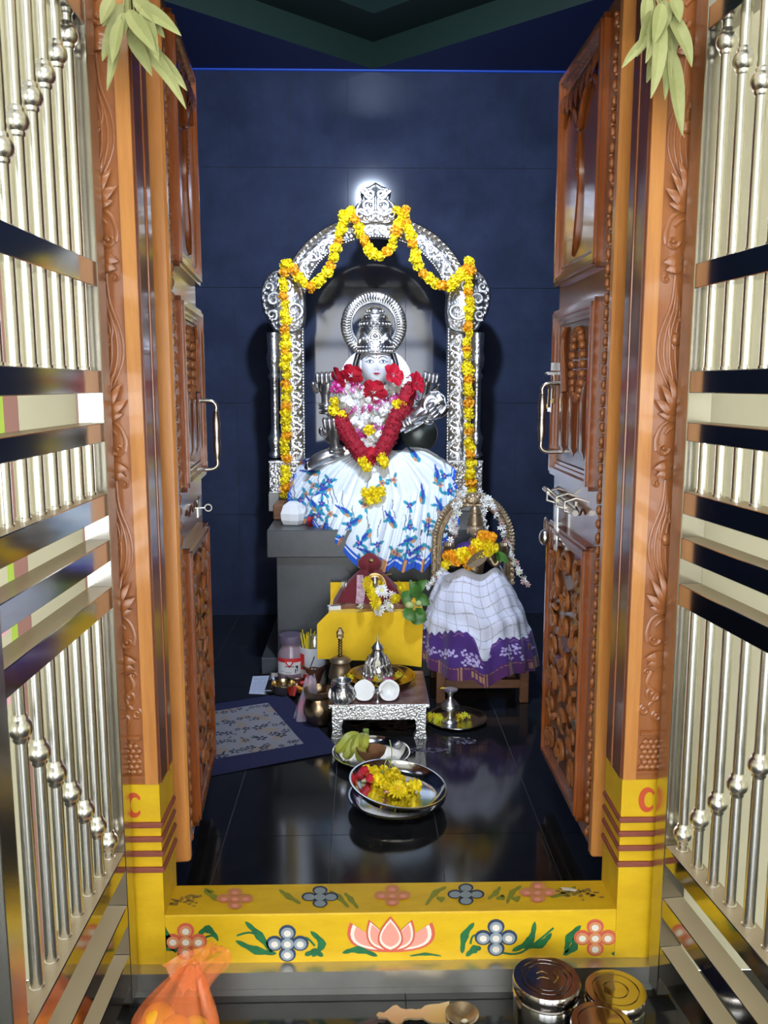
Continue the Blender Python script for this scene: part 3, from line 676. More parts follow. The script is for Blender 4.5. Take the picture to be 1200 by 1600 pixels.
for sg in (-1, 1):
    def mx(x): return x if sg < 0 else 1174-x
    pts = [(mx(x), y) for x, y in cr2] if False else [(mx(p.x), p.y) for p in cr([Vector((x, y, 0)) for x, y in ((450, 425), (432, 420), (415, 433), (407, 458), (411, 487), (423, 508), (432, 520), (455, 522), (474, 512), (477, 470), (470, 440), (450, 425))], 4)][:-1]
    boss = disc_outline(pts, 'mythic_beast_boss', .05, silver, YA-.02, lift=.018)
    bm = B()
    for cx, cy, r, tn in ((428, 468, 14, 1.4), (425, 492, 9, 1.2), (420, 448, 8, 1.1), (460, 485, 14, 1.2), (445, 445, 10, 1.1), (443, 505, 9, 1.2)):
        sp = spiral(mx(cx), cy, r, tn, 1, sg); tube(bm, [P(x, y, YA-.05) for x, y in sp], [.0085-.004*k/22 for k in range(23)], 6)
    for k in range(9):
        t = k/8*2.6+1.9; x, y = 437+24*math.cos(t), 468-38*math.sin(t); ball(bm, P(mx(x), y, YA-.035), .010, (1, .7, 1), 8, 5)
    obj('boss_relief', bm, silver_fine, boss, smooth=True)
    # waisted outer colonette
    c = P(mx(431), 715, YA); H = P(mx(431), 520, YA).z-c.z
    lathe_b = lathe(B(), c+Vector((0, -.002, 0)), [(.024, 0), (.034, .02*H), (.024, .06*H), (.030, .1*H), (.036, .16*H), (.024, .2*H), (.020, .24*H), (.021, .62*H), (.03, .66*H), (.02, .69*H), (.032, .74*H), (.036, .80*H), (.03, .86*H), (.033, H)], 14)
    obj('colonette', lathe_b, silver, arch, smooth=True)
    x0, x1 = sorted((P(mx(422), 740, YA).x, P(mx(478), 740, YA).x)); z0, z1 = P(587, 768, YA).z, P(587, 718, YA).z
    bb = obj('base_block', box(B(), x0, x1, YA-.05, YA+.03, z0, z1, .004), silver, arch)
    bm = B()
    for k in range(26):
        r_ = random.Random(k+40); sp = spiral(x0+.02+(x1-x0-.04)*(k % 5)/4, z0+.02+(z1-z0-.04)*((k//5) % 5)/4, .013, 1.1, r_.uniform(0, 6), 1 if k % 2 else -1)
        tube(bm, [Vector((x, YA-.052, z)) for x, z in sp], .0034, 5)
    for zz in (z0+.004, z1-.006): tube(bm, [(x0, YA-.052, zz), (x1, YA-.052, zz)], .006, 6)
    obj('block_relief', bm, silver_fine, bb, smooth=True)
    obj('footing', box(B(), x0-.004, x1+.004, YA-.055, YA+.035, .665, z0, .003), mat('grey stone footing', (.32, .30, .26), .6), arch)
pts = []
out = [(587, 285), (597, 291), (605, 294), (611, 302), (609, 312), (617, 320), (622, 332), (618, 345), (606, 352), (587, 350)]
for p in cr([Vector((x, y, 0)) for x, y in out+[(1174-x, y) for x, y in out[-2::-1]]], 4)[:-1]: pts.append((p.x, p.y))
crest = disc_outline(pts, 'crest', .05, silver, YA-.02, lift=.014)
bm = B()
for sg in (-1, 1):
    for cx, cy, r, tn, a0 in ((9, 303, 8, 1.3, 0), (13, 322, 11, 1.3, 2), (24, 335, 9, 1.2, 3), (8, 338, 6, 1.1, 1), (17, 298, 5, 1, 0)):
        sp = spiral(587+sg*cx, cy, r, tn, a0 if sg > 0 else math.pi-a0, sg); tube(bm, [P(x, y, YA-.045) for x, y in sp], [.0085-.004*k/22 for k in range(23)], 6)
    ball(bm, P(587+sg*8, 320, YA-.05), .012, (1, .8, 1), 10, 6)
    tube(bm, cr([P(587+sg*2, 332, YA-.05), P(587+sg*14, 336, YA-.055), P(587+sg*26, 330, YA-.05)], 5), .008, 6)
tube(bm, cr([P(587, 290, YA-.04), P(587, 310, YA-.055), P(587, 328, YA-.06)], 5), [.003]*4+[.007]*7, 8)
obj('lion_face_relief', bm, silver_fine, crest, smooth=True, label='embossed lion face with curling brows')
# ================================================================== LARGE STATUE
YS = 3.93
st = empty('statue', P(587, 790, YS), 'seated white marble goddess statue with silver crown and printed white skirt on the granite pedestal', 'statue')
def skinbody(name, verts, edges, radii, m, parent, sub=2, root=0):
    me = bpy.data.meshes.new(name); o_ = wloc(parent) if parent else Vector((0, 0, 0))
    me.from_pydata([tuple(Vector(v)-o_) for v in verts], edges, []); o = bpy.data.objects.new(name, me); C.objects.link(o)
    md = o.modifiers.new('skin', 'SKIN'); sv = me.skin_vertices[0].data
    for i, r in enumerate(radii):
        sv[i].radius = (r, r) if not hasattr(r, '__len__') else r
        sv[i].use_root = (i == root)
    s = o.modifiers.new('sub', 'SUBSURF'); s.levels = s.render_levels = sub
    dg = bpy.context.evaluated_depsgraph_get(); me2 = bpy.data.meshes.new_from_object(o.evaluated_get(dg)); o.modifiers.clear(); o.data = me2
    me2.materials.clear(); me2.materials.append(m); me2.shade_smooth(); me2.name = name
    o.parent = parent; return o
V_ = [P(587, 760, YS), P(587, 715, YS), P(587, 665, YS), P(587, 625, YS), P(587, 600, YS), P(587, 580, YS-.02),
      P(553, 628, YS), P(522, 672, YS-.02), P(516, 690, YS-.12),            # lower left arm
      P(548, 618, YS+.03), P(518, 650, YS+.05), P(509, 626, YS-.02),      # raised left arm
      P(621, 628, YS), P(648, 672, YS), P(640, 655, YS-.14),
      P(626, 618, YS+.03), P(655, 650, YS+.05), P(664, 622, YS-.02),
      P(540, 770, YS-.04), P(500, 782, YS-.06), P(560, 795, YS-.14), P(635, 770, YS-.04), P(680, 782, YS-.06), P(615, 795, YS-.14)]
E_ = [(0, 1), (1, 2), (2, 3), (3, 4), (4, 5), (3, 6), (6, 7), (7, 8), (3, 9), (9, 10), (10, 11), (3, 12), (12, 13), (13, 14), (3, 15), (15, 16), (16, 17), (0, 18), (18, 19), (19, 20), (0, 21), (21, 22), (22, 23)]
Rr = [(.12, .10), (.09, .075), (.10, .08), (.09, .07), (.045, .045), (.04, .04), .042, .034, .028, .04, .032, .026, .042, .034, .028, .04, .032, .026, .06, .04, .035, .06, .04, .035]
skinbody('body', V_, E_, Rr, silver_dark, st, 2)
# head: one shaped marble surface
hc = P(588, 570, YS-.035)
bm = B(); ball(bm, (0, 0, 0), 1, (1, 1, 1), 40, 32)
for v in bm.verts:
    x, y, z = v.co; fr_ = max(0, -y)
    sx = .071*(1-.24*max(0, -z)**1.5+.0*z); sy = .078; sz = .100
    nose = math.exp(-((x/.16)**2))*math.exp(-(((z+.12)/.22)**2))*fr_*.17+math.exp(-((x/.10)**2))*math.exp(-(((z-.12)/.25)**2))*fr_*.07
    sock = -math.exp(-(((abs(x)-.36)/.2)**2))*math.exp(-(((z-.14)/.14)**2))*.06*fr_
    lips = math.exp(-((x/.24)**2))*math.exp(-(((z+.42)/.09)**2))*.05*fr_
    chin = math.exp(-((x/.25)**2))*math.exp(-(((z+.78)/.2)**2))*.10*fr_
    cheek = math.exp(-(((abs(x)-.45)/.25)**2))*math.exp(-(((z+.25)/.3)**2))*.04*fr_
    k = 1+nose+sock+lips+chin+cheek
    v.co = Vector((x*sx*(1+cheek), y*sy*k, z*sz))+hc
face = obj('head', bm, marble, st, smooth=True, label='white marble face with painted eyes')
def onface(dx, dz, lift=.0):   # dx, dz in metres from the head centre
    z = dz/.100; sx = .071*(1-.24*max(0, -z)**1.5); x = dx/sx; y = -math.sqrt(max(.0, 1-x*x-z*z)); fr_ = -y
    nose = math.exp(-((x/.16)**2))*math.exp(-(((z+.12)/.22)**2))*fr_*.17+math.exp(-((x/.10)**2))*math.exp(-(((z-.12)/.25)**2))*fr_*.07
    sock = -math.exp(-(((abs(x)-.36)/.2)**2))*math.exp(-(((z-.14)/.14)**2))*.06*fr_
    lips = math.exp(-((x/.24)**2))*math.exp(-(((z+.42)/.09)**2))*.05*fr_
    return hc+Vector((dx, y*.078*(1+nose+sock+lips)-lift, dz))
black = mat('black paint', (.01, .01, .015), .4); ew = mat('eye white', (.85, .85, .9), .3); iris = mat('blue grey iris', (.10, .12, .22), .3); lipm = mat('lip red', (.45, .02, .05), .4)
for sg in (-1, 1):
    def fp(pts, lift): return [onface(sg*a, b, lift) for a, b in pts]
    bm = B(); c = bm.verts.new(onface(sg*.027, .013, .0025)); ol = [(.012, .010), (.018, .017), (.027, .020), (.036, .018), (.044, .012), (.036, .007), (.027, .0055), (.018, .0065)]
    vs = [bm.verts.new(p) for p in fp(ol, .0018)]
    for i in range(8): bm.faces.new((c, vs[i], vs[(i+1) % 8]))
    eye = obj('eye', bm, ew, face)
    bm = B(); tube(bm, cr(fp(ol[:5], .0025), 3), .0014, 5); tube(bm, cr(fp([ol[4]]+ol[5:]+[ol[0]], .0025), 3), .0007, 4); tube(bm, fp([(.044, .012), (.052, .015)], .002), .001, 4)
    obj('eye_line', bm, black, eye)
    bm = B(); ball(bm, onface(sg*.028, .0128, .0022), .0062, (1, .3, 1), 12, 8); obj('iris', bm, iris, eye)
    bm = B(); ball(bm, onface(sg*.028, .0128, .0042), .003, (1, .3, 1), 8, 6); obj('pupil', bm, black, eye)
    bm = B(); tube(bm, cr(fp([(.008, .026), (.018, .033), (.032, .035), (.048, .026)], .0015), 4), .0015, 5); obj('eyebrow', bm, black, face)
    bm = B(); ball(bm, onface(sg*.064, -.002, 0)+Vector((sg*.006, .02, 0)), .014, (.5, .8, 1.9), 10, 8); obj('ear', bm, marble, face, smooth=True)
    bm = B(); ball(bm, onface(sg*.007, -.022, .002), .0022, (1, .6, .7), 6, 4); obj('nostril', bm, black, face)
bm = B(); N_ = 12
up_ = [onface(-.017+.034*i/N_, -.040+.0035*math.sin(math.pi*i/N_)+.0015*abs(math.sin(2*math.pi*i/N_)), .002) for i in range(N_+1)]
dn_ = [onface(-.017+.034*i/N_, -.040-.008*math.sin(math.pi*i/N_)+.003, .003) for i in range(N_+1)]
for i in range(N_): bm.faces.new([bm.verts.new(q) for q in (up_[i], up_[i+1], dn_[i+1], dn_[i])])
obj('lips', bm, lipm, face, smooth=True)
bm = B(); ball(bm, onface(0, .030, .001), .0032, (1, .4, 1), 8, 6); tube(bm, [onface(0, .036, .001), onface(0, .048, .001)], .0012, 5); tube(bm, cr([onface(-.006, .042, .001), onface(0, .038, .001), onface(.006, .042, .001)], 3), .0008, 4)
obj('forehead_mark', bm, mat('dark red mark', (.25, .02, .02), .4), face)
# marble hair / shoulder slab behind the head, seen each side
bm = B(); ctr = P(587, 592, YS+.05)
prism(bm, [(.165*math.cos(a), .155*math.sin(a)-.01) for a in np.linspace(0, 2*math.pi, 33)[:-1]], lambda s, t, d: ctr+Vector((s, -d, t)), .03)
obj('marble_back', bm, marble, st, smooth=False)
bm = B()
for sg in (-1, 1): tube(bm, cr([P(587+sg*27, 552, YS), P(587+sg*33, 575, YS), P(587+sg*32, 600, YS)], 5), [.012]*5+[.010]*6, 8)
obj('hair_lock', bm, mat('dark silver', (.2, .2, .22), .35, .9), st, smooth=True)
# halo ring
hC = P(584, 508, YS+.06)
bm = B(); pr_ = [(.097, 0), (.099, -.014), (.106, -.016), (.110, -.009), (.140, -.012), (.150, -.007), (.152, 0), (.15, .02), (.098, .02)]
lathe(bm, hC, [(r, z) for r, z in pr_]+[pr_[0]], 56, Matrix.Rotation(R(-90), 3, 'X'))
for f in bm.faces: pass
halo = obj('halo', bm, silver_fine, st, smooth=True)
bm = B()
for i in range(64):
    a = 2*math.pi*i/64
    def hp(r, da, w): return hC+Vector((r*math.cos(a+da), -w, r*math.sin(a+da)))
    tube(bm, cr([hp(.108, 0, .012), hp(.122, .035, .019), hp(.137, .01, .018), hp(.148, .06, .012)], 3), [.003, .004, .005, .0055, .005, .0045, .004, .003, .003, .002], 5)
obj('flame_relief', bm, silver_fine, halo, smooth=True)
# crown
cb = P(586, 553, YS-.035)
kz = (P(586, 480, YS).z-P(586, 553, YS).z)
bm = B(); lathe(bm, cb, [(.074, 0), (.083, .01*kz), (.083, .09*kz), (.079, .12*kz), (.081, .2*kz), (.076, .24*kz), (.073, .26*kz), (.072, .55*kz), (.064, .58*kz), (.070, .60*kz), (.072, .68*kz), (.062, .70*kz), (.050, .71*kz), (.055, .74*kz), (.054, .82*kz), (.044, .85*kz), (.036, .86*kz), (.040, .89*kz), (.036, .95*kz), (.018, 1.0*kz), (0, 1.02*kz)], 36)
crown = obj('crown', bm, silver, st, smooth=True, label='tall tiered silver crown')
bm = B()
for zf, r, n_, s in ((.05, .083, 30, .007), (.62, .072, 24, .006), (.28, .074, 28, .005), (.77, .055, 18, .006), (.14, .081, 30, .004), (.9, .040, 14, .005)):
    for i in range(n_):
        a = 2*math.pi*i/n_; ball(bm, cb+Vector((r*math.cos(a), r*math.sin(a), zf*kz)), s, (1, 1, 1), 7, 5)
for k, (da, h, wd) in enumerate(((0, .30, .034), (-.75, .2, .024), (.75, .2, .024))):
    a = -math.pi/2+da
    for rr in (1, .7, .4):
        ol = [cb+Vector(((.078)*math.cos(a+s*wd*rr/.075), .078*math.sin(a+s*wd*rr/.075), (.22+h*.5+t*h*.5*rr)*kz)) for s, t in ((-1, -1), (-1.1, -.2), (-.6, .5), (0, 1.1), (.6, .5), (1.1, -.2), (1, -1), (-1, -1))]
        tube(bm, cr(ol, 3), .0038, 6)
    ball(bm, cb+Vector((.078*math.cos(a), .078*math.sin(a), (.22+h*.45)*kz)), .009, (1, 1, 1), 10, 6)
for i in range(10):
    a = 2*math.pi*i/10; leafmesh(bm, cb+Vector((.06*math.cos(a), .06*math.sin(a), .69*kz)), cb+Vector((.057*math.cos(a), .057*math.sin(a), .82*kz)), .026, .12, (math.cos(a), math.sin(a), 0), -.2, 4)
obj('crown_ornament', bm, silver_fine, crown, smooth=True)
# hands: palm plus five bent fingers grown as one skin each
def hand(wr, dirv, palm_n, sg, s=1.0, curl=1.0, name='hand', mt=silver_dark):
    d = Vector(dirv).normalized(); n_ = Vector(palm_n); n_ = (n_-d*n_.dot(d)).normalized(); side = d.cross(n_)*sg
    wr = Vector(wr); V = [wr-d*.05*s, wr, wr+d*.035*s, wr+d*.060*s]; E = [(0, 1), (1, 2), (2, 3)]; Rd = [(.017*s, .015*s), (.016*s, .013*s), (.027*s, .014*s), (.026*s, .013*s)]
    o = skinbody(name, V, E, Rd, mt, st, 2, 1)
    for k, (off, L) in enumerate(((-.021, .050), (-.007, .057), (.007, .054), (.020, .044))):
        a = wr+d*.055*s+side*off*s; pts = [a, a+d*.022*s+n_*.006*s*curl]; L *= s
        pts.append(pts[-1]+(d*(.7-.8*curl)+n_*.9).normalized()*L*.40); pts.append(pts[-1]+(d*(.4-1.5*curl)+n_*(.5-.4*curl)).normalized()*L*.58)
        f = skinbody('finger', pts, [(0, 1), (1, 2), (2, 3)], [.0085*s, .0082*s, .0076*s, .006*s], mt, o, 1)
        f.parent = o
    a = wr+d*.018*s+side*-.020*s; pts = [a, a+side*-.018*s+d*.016*s+n_*.006*s, a+side*-.014*s+d*.036*s+n_*.018*s]
    skinbody('thumb', pts, [(0, 1), (1, 2)], [.0095*s, .009*s, .007*s], mt, o, 1)
    bm = B()
    for q in (-.03, -.02, -.044):
        c = wr+d*q*s; tube(bm, [c+(side*math.cos(t)+n_*math.sin(t))*.021*s for t in np.linspace(0, 6.283, 17)], .004*s, 6, cap=False)
    obj('bangle', bm, silver_fine, o, smooth=True)
    return o
hand(P(509, 622, YS-.05), (-.05, -.1, 1), (0, -1, 0), 1, 1.45, .95)
hand(P(523, 690, YS-.14), (-.12, -.2, .95), (0, -1, .1), 1, 1.45, .95)
hand(P(663, 618, YS-.06), (.25, -.1, 1), (.2, -1, 0), -1, 1.3, .8)
hand(P(650, 654, YS-.21), (.85, -.2, .5), (0, -1, -.2), -1, 1.25, .6)
# silver lap apron edge at the left
bm = B(); prism(bm, [(P(x, y, YS-.1).x, P(x, y, YS-.1).z) for x, y in ((480, 722), (500, 706), (535, 697), (548, 700), (545, 712), (510, 724), (482, 734))], lambda s, t, d: Vector((s, YS-.10-d, t)), .02)
obj('silver_sleeve', bm, silver_dark, st); bm = B(); tube(bm, cr([P(478, 732, YS-.09), P(505, 714, YS-.12), P(540, 704, YS-.10)], 5), [.012, .02, .026]+[.03]*6+[.02]*2, 10); obj('silver_sleeve', bm, silver_dark, st, smooth=True)
# veena: curved neck end and bowl
vb = B(); tube(vb, cr([P(618, 668, YS-.16), P(650, 652, YS-.2), P(675, 632, YS-.2), P(690, 622, YS-.2)], 6), [.030]*6+[.034]*6+[.036]*7, 12, .7, (0, 1, 0))
sp = spiral(677, 632, 19, .95, 0.2, 1, 24, .55); tube(vb, [P(x, y, YS-.21) for x, y in sp], [.020-.006*i/24 for i in range(25)], 9)
veena = obj('veena_neck', vb, silver_fine, st, smooth=True, label='curled silver end of a veena')
vb = B(); tube(vb, [P(x, y, YS-.20) for x, y in ((632, 676), (640, 672), (655, 664), (668, 655), (680, 655), (692, 648), (697, 634), (694, 620), (684, 612), (672, 613))], .0045, 6); obj('veena_rim', vb, silver_white, veena, smooth=True)
vb = B(); ball(vb, P(655, 678, YS-.02), .085, (1, .5, 1), 20, 12); obj('veena_gourd', vb, mat('dark lacquer', (.06, .07, .065), .25, .3), st, smooth=True)
# ---- printed skirt
def curve(pts):
    pts = [Vector(p) for p in pts]; n = len(pts)-1
    def f(u):
        x = min(max(u, 0), 1)*n; i = min(int(x), n-1); t = x-i
        p0 = pts[max(i-1, 0)]; p1 = pts[i]; p2 = pts[i+1]; p3 = pts[min(i+2, n)]
        return .5*((2*p1)+(p2-p0)*t+(2*p0-5*p1+4*p2-p3)*t*t+(3*p1-p0-3*p2+p3)*t**3)
    return f
Wc = curve([P(570, 715, 3.90), P(575, 708, 3.86), P(580, 706, 3.83), P(585, 706, 3.82), P(592, 704, 3.82), P(600, 703, 3.83), P(608, 704, 3.86), P(618, 706, 3.90), P(622, 708, 3.93)])
Mc = curve([P(505, 713, 4.0), P(486, 728, 3.93), P(495, 755, 3.80), P(530, 772, 3.72), P(588, 778, 3.68), P(645, 770, 3.69), P(680, 750, 3.74), P(690, 722, 3.84), P(660, 700, 3.96)])
Hc = curve([P(470, 722, 4.05), P(452, 775, 3.96), P(462, 806, 3.82), P(505, 832, 3.655), P(560, 884, 3.585), P(620, 890, 3.58), P(672, 885, 3.585), P(714, 822, 3.66), P(706, 725, 3.95)])
def skirt(u, v):
    a, b, c = Wc(u), Mc(u), Hc(u)
    if v < .5:
        t = v*2; p = a.lerp(b, t); p.z += .045*math.sin(math.pi*t)*(1-.4*abs(2*u-1)); p.y -= .02*math.sin(math.pi*t)
    else:
        t = v*2-1; p = b.lerp(c, t)
        if .28 < u < .9: p.y -= .035*math.sin(math.pi*t)
    ph = u*170+3*math.sin(u*19)+2.2*v*math.sin(u*33); am = (.0035+.010*v)*(.6+.4*math.sin(u*47+1))
    fall = math.sin(ph)*am+.005*math.sin(ph*2.3+v*4)*v
    out = Vector(((u-.5)*1.1, -1, .25)).normalized(); p += out*(fall+.012)
    p.z += .006*v**3*math.sin(ph*.5)*2
    return p
NU, NV = 460, 150
bm = grid(B(), NU, NV, skirt)
sk = obj('skirt', bm, mat('printed cloth', (.8, .8, .8), .75, attr='Col', bump=.15, bscale=500, sheen=.2), st, smooth=True, label='white pleated skirt printed with blue birds and flowers, blue hem')
co = coords(sk.data)+np.array(wloc(sk)); px, py = proj(co)
col = np.tile(np.array([.80, .86, .93]), (len(co), 1))
jj = np.tile(np.arange(NV+1), NU+1)/NV; uu = np.repeat(np.arange(NU+1), NV+1)/NU
def pc(mask, c): col[mask] = c
teal = (.01, .30, .42); blu = (.015, .05, .42); org = (.62, .28, .10); gry = (.22, .22, .28)
rp = random.Random(11)
birds = [(488, 738, .15), (508, 765, -.5), (490, 790, .9), (648, 712, .9), (572, 838, -.9), (556, 815, -.7), (660, 776, 1.5), (683, 745, 1.4), (640, 845, -.4), (575, 865, .5), (688, 795, 1.2), (612, 815, 1.0), (540, 800, .6), (655, 858, -.6), (536, 868, .2)]
for k in range(26):
    x0 = rp.uniform(455, 715); y0 = rp.uniform(765, 880); pts_ = [(x0, y0)]
    for _ in range(4): x0 += rp.uniform(-3, 3)+2*math.sin(k); y0 -= rp.uniform(5, 8); pts_.append((x0, y0))
    pc(linem(px, py, pts_, .8), gry)
fl_ = [(rp.uniform(462, 520), rp.uniform(745, 825)) for _ in range(13)]+[(rp.uniform(520, 705), rp.uniform(808, 884)) for _ in range(26)]+[(rp.uniform(680, 705), rp.uniform(730, 800)) for _ in range(6)]+[(597, 755), (505, 770), (475, 722), (615, 750), (570, 790), (640, 790)]
for x0, y0 in fl_:
    a0 = rp.uniform(0, 6)
    for k in range(3):
        a = a0+k*1.9; pc(ellm(px, py, x0+7*math.cos(a), y0+7*math.sin(a), 5.5, 2.4, a), teal)
    for k in range(5): pc(ellm(px, py, x0+3*math.cos(a0+k*1.257), y0+3*math.sin(a0+k*1.257), 2.6, 1.7, a0+k*1.257), blu if (int(x0) % 3) else org)
    pc(ellm(px, py, x0, y0, 1.4, 1.4), org if (int(x0) % 3) else blu)
for x0, y0, a in birds:
    c, s = math.cos(a), math.sin(a)
    pc(ellm(px, py, x0-c*11, y0-s*11, 10, 1.8, a), blu); pc(ellm(px, py, x0, y0, 10, 5, a), teal); pc(ellm(px, py, x0+c*9, y0+s*9-1, 4.2, 4, a), teal)
    pc(ellm(px, py, x0-c*2+s*1, y0-s*2-c*1-1, 8, 2.6, a+.15), blu); pc(ellm(px, py, x0+c*5-s*3, y0+s*5+c*3, 4.5, 2.2, a), org)
pc((jj > .955) & (uu > .06), (.01, .11, .62)); pc((jj > .925) & (jj <= .945) & (uu > .06), (.01, .11, .62)); pc((jj > .92) & (np.sin(uu*90) > .8), org)
setcol(sk.data, col)
# ---- garlands on the statue
def strand(name, path, r, parent, meshes, choose, step, jit=.2, sub='marigold', flat=None):
    """flowers threaded along a path"""
    p = cr(path, 12); acc = 0; k = 0; last = p[0]
    for q in p:
        acc += (q-last).length; last = q
        if acc >= step*k:
            me = meshes[choose(k)]; s = r*rnd.uniform(.88, 1.12)
            inst(sub, me, parent, q+Vector([rnd.uniform(-jit, jit)*r for _ in range(3)]), rrot(rnd), s); k += 1
gl = empty('marigold_garland', P(587, 345, YA-.08), 'long yellow and orange marigold garland looped over the silver arch and hanging down both columns', 'garland')
YG = YA-.10
pat = [0, 2, 1, 0, 1, 1, 2, 0, 1, 0, 2, 1]
ch = lambda k: pat[(k*5+k//7) % 12]
def GP(l): return [P(x, y, YG) for x, y in l]
for L in ([(442, 412), (444, 450), (445, 480), (446, 540), (447, 600), (447, 660), (446, 720), (445, 775)], [(735, 408), (733, 450), (732, 500), (730, 560), (732, 620), (733, 680), (736, 735), (738, 768)],
          [(452, 412), (462, 428), (474, 440), (490, 448), (505, 432), (518, 412), (527, 388), (532, 362), (543, 333)], [(548, 330), (558, 350), (566, 372), (580, 392), (594, 402), (608, 388), (618, 368), (624, 345)],
          [(630, 332), (636, 355), (646, 382), (652, 410), (664, 430), (682, 442), (700, 446), (718, 432), (728, 418)], [(536, 335), (545, 328)], [(621, 330), (633, 328), (628, 345)]):
    strand('m', GP(L), .0285, gl, MG, ch, .036)
obj('thread', tube(B(), cr(GP([(442, 412), (446, 540), (447, 660), (445, 775)]), 6), .002, 4), pet_cream, gl)
# white and pink flower mass over the chest
def inpoly(x, y, pl):
    c = False; j = len(pl)-1
    for i in range(len(pl)):
        if (pl[i][1] > y) != (pl[j][1] > y) and x < (pl[j][0]-pl[i][0])*(y-pl[i][1])/(pl[j][1]-pl[i][1])+pl[i][0]: c = not c
        j = i
    return c
V1 = [(520, 600), (545, 590), (565, 602), (610, 602), (625, 592), (648, 600), (650, 628), (632, 640), (618, 672), (602, 700), (588, 712), (570, 706), (550, 672), (532, 645), (520, 620)]
wg = empty('flower_garland', P(585, 650, YS-.15), 'thick white and pink jasmine and chrysanthemum garland covering the chest of the seated statue', 'garland')
bm = B(); cpts = [P(x, y, YS-.12) for x, y in V1]; prism(bm, [(p.x, p.z) for p in cpts], lambda s, t, d: Vector((587*0+s*.97, YS-.13-d+.03, t)), .035); obj('backing', bm, pet_cream, wg)
keys = ['w']*7+['p']*2+['m']
got = 0
SMW = [daisy(1, pet_white, pet_cream, 2, 9, 8), daisy(1, pet_pink, pet_white, 2, 9, 9), daisy(1, pet_mag, pet_pink, 2, 9, 10)]
for i in range(2600):
    x, y = rnd.uniform(518, 652), rnd.uniform(588, 712)
    if not inpoly(x, y, V1) or got >= 290: continue
    got += 1; band = math.sin(y*.16+x*.05)+rnd.uniform(-.6, .6)
    m = SMW[0] if band > -.55 else SMW[1] if rnd.random() < .7 else SMW[2]
    inst('blossom', m, wg, P(x, y, YS-.155-rnd.uniform(0, .025)), (R(90)+rnd.uniform(-.7, .7), rnd.uniform(-.7, .7), rnd.uniform(0, 6)), .0165*rnd.uniform(.8, 1.2))
# crimson rope garland
rg = empty('crimson_garland', P(582, 715, YS-.18), 'deep crimson rope garland hanging in a V over the chest of the seated statue', 'garland')
L1 = cr([P(531, 652, YS-.18), P(540, 672, YS-.20), P(552, 692, YS-.22), P(568, 714, YS-.23)], 9); L2 = cr([P(640, 600, YS-.15), P(632, 632, YS-.18), P(618, 655, YS-.19), P(610, 678, YS-.2), P(596, 706, YS-.22), P(588, 718, YS-.23)], 9)
for nm, L in (('rope', L1), ('rope', L2)):
    bm = B(); tube(bm, L, [.036*(1+.06*math.sin(i*1.9)) for i in range(len(L))], 12)
    for p in L:
        for k in range(26):
            d = Vector([rnd.uniform(-1, 1) for _ in range(3)]).normalized(); q = p+d*.034+Vector([rnd.uniform(-.006, .006) for _ in range(3)]); a = d.orthogonal().normalized(); a.rotate(Matrix.Rotation(rnd.uniform(0, 6), 3, d)); b = d.cross(a)
            bm.faces.new([bm.verts.new(v) for v in (q-a*.005, q+d*.004+b*.005, q+a*.005+d*.006, q-b*.004+d*.003)])
    obj(nm, bm, pet_crimson, rg, smooth=False)
def loose(name, me, loc, s, label, cat='flower', group=None, rot=None):
    o = inst(name, me, None, loc, rot or (R(75)+rnd.uniform(-.3, .3), rnd.uniform(-.3, .3), rnd.uniform(0, 6)), s); return tag(o, label, cat, group)
for x, y, s, lb in ((526, 592, .050, 'red hibiscus at the left shoulder of the seated statue'), (549, 587, .052, 'red hibiscus beside the left cheek of the seated statue'), (584, 613, .058, 'red hibiscus under the chin of the seated statue'),
                    (614, 586, .052, 'red hibiscus beside the right cheek of the seated statue'), (650, 598, .050, 'red hibiscus on the right shoulder of the seated statue'), (642, 616, .042, 'lower red hibiscus below the right shoulder of the seated statue'), (583, 712, .042, 'red hibiscus at the point of the crimson V garland')):
    loose('hibiscus', HIB, P(x, y, YS-.20-(.05 if y > 700 else 0)), s, lb, 'flower', 'red hibiscus on the statue')
for x, y, c, lb in ((522, 628, 0, 'yellow marigold over the raised left hand side garland'), (521, 641, 0, 'yellow marigold just above the green leaves at left arm'), (534, 650, 2, 'yellow marigold at the top of the left crimson rope'),
                 (620, 632, 0, 'yellow marigold at the right edge of the white garland'), (628, 634, 2, 'yellow marigold touching the silver veena'), (577, 672, 0, 'single yellow marigold in the middle of the white garland'),
                 (566, 720, 0, 'left yellow marigold at the tip of the V garland'), (573, 729, 2, 'lowest yellow marigold at the tip of the V garland'), (597, 716, 0, 'right yellow marigold at the tip of the V garland'), (601, 724, 2, 'yellow marigold just below right tip of the V garland'),
                 (571, 770, 0, 'leftmost yellow marigold of the cluster on the printed skirt'), (583, 768, 2, 'middle upper yellow marigold of the cluster on the printed skirt'), (595, 768, 0, 'rightmost yellow marigold of the cluster on the printed skirt'), (577, 780, 0, 'lower yellow marigold of the cluster on the printed skirt'), (589, 779, 2, 'lower right yellow marigold of the cluster on the printed skirt')):
    Yy = YS-.20 if y < 700 else (YS-.26 if y < 740 else 3.64)
    loose('marigold', MG[c], P(x, y, Yy), .026, lb, 'flower', 'yellow marigolds on the statue')
for x, y in ((527, 604),): loose('magenta_flower', SMW[2], P(x, y, YS-.19), .035, 'magenta blossom beside the raised left fist of the statue')
gw = empty('leaf_sprig', P(520, 650, YS-.16), 'small green leaf sprig at the left arm of the seated statue', 'leaves')
for k in range(9):
    bm = leafmesh(B(), P(528, 645, YS-.16), P(528+rnd.uniform(-20, 6), 650+rnd.uniform(-8, 12), YS-.19), .024, .1); obj('leaf', bm, leaf_green, gw)
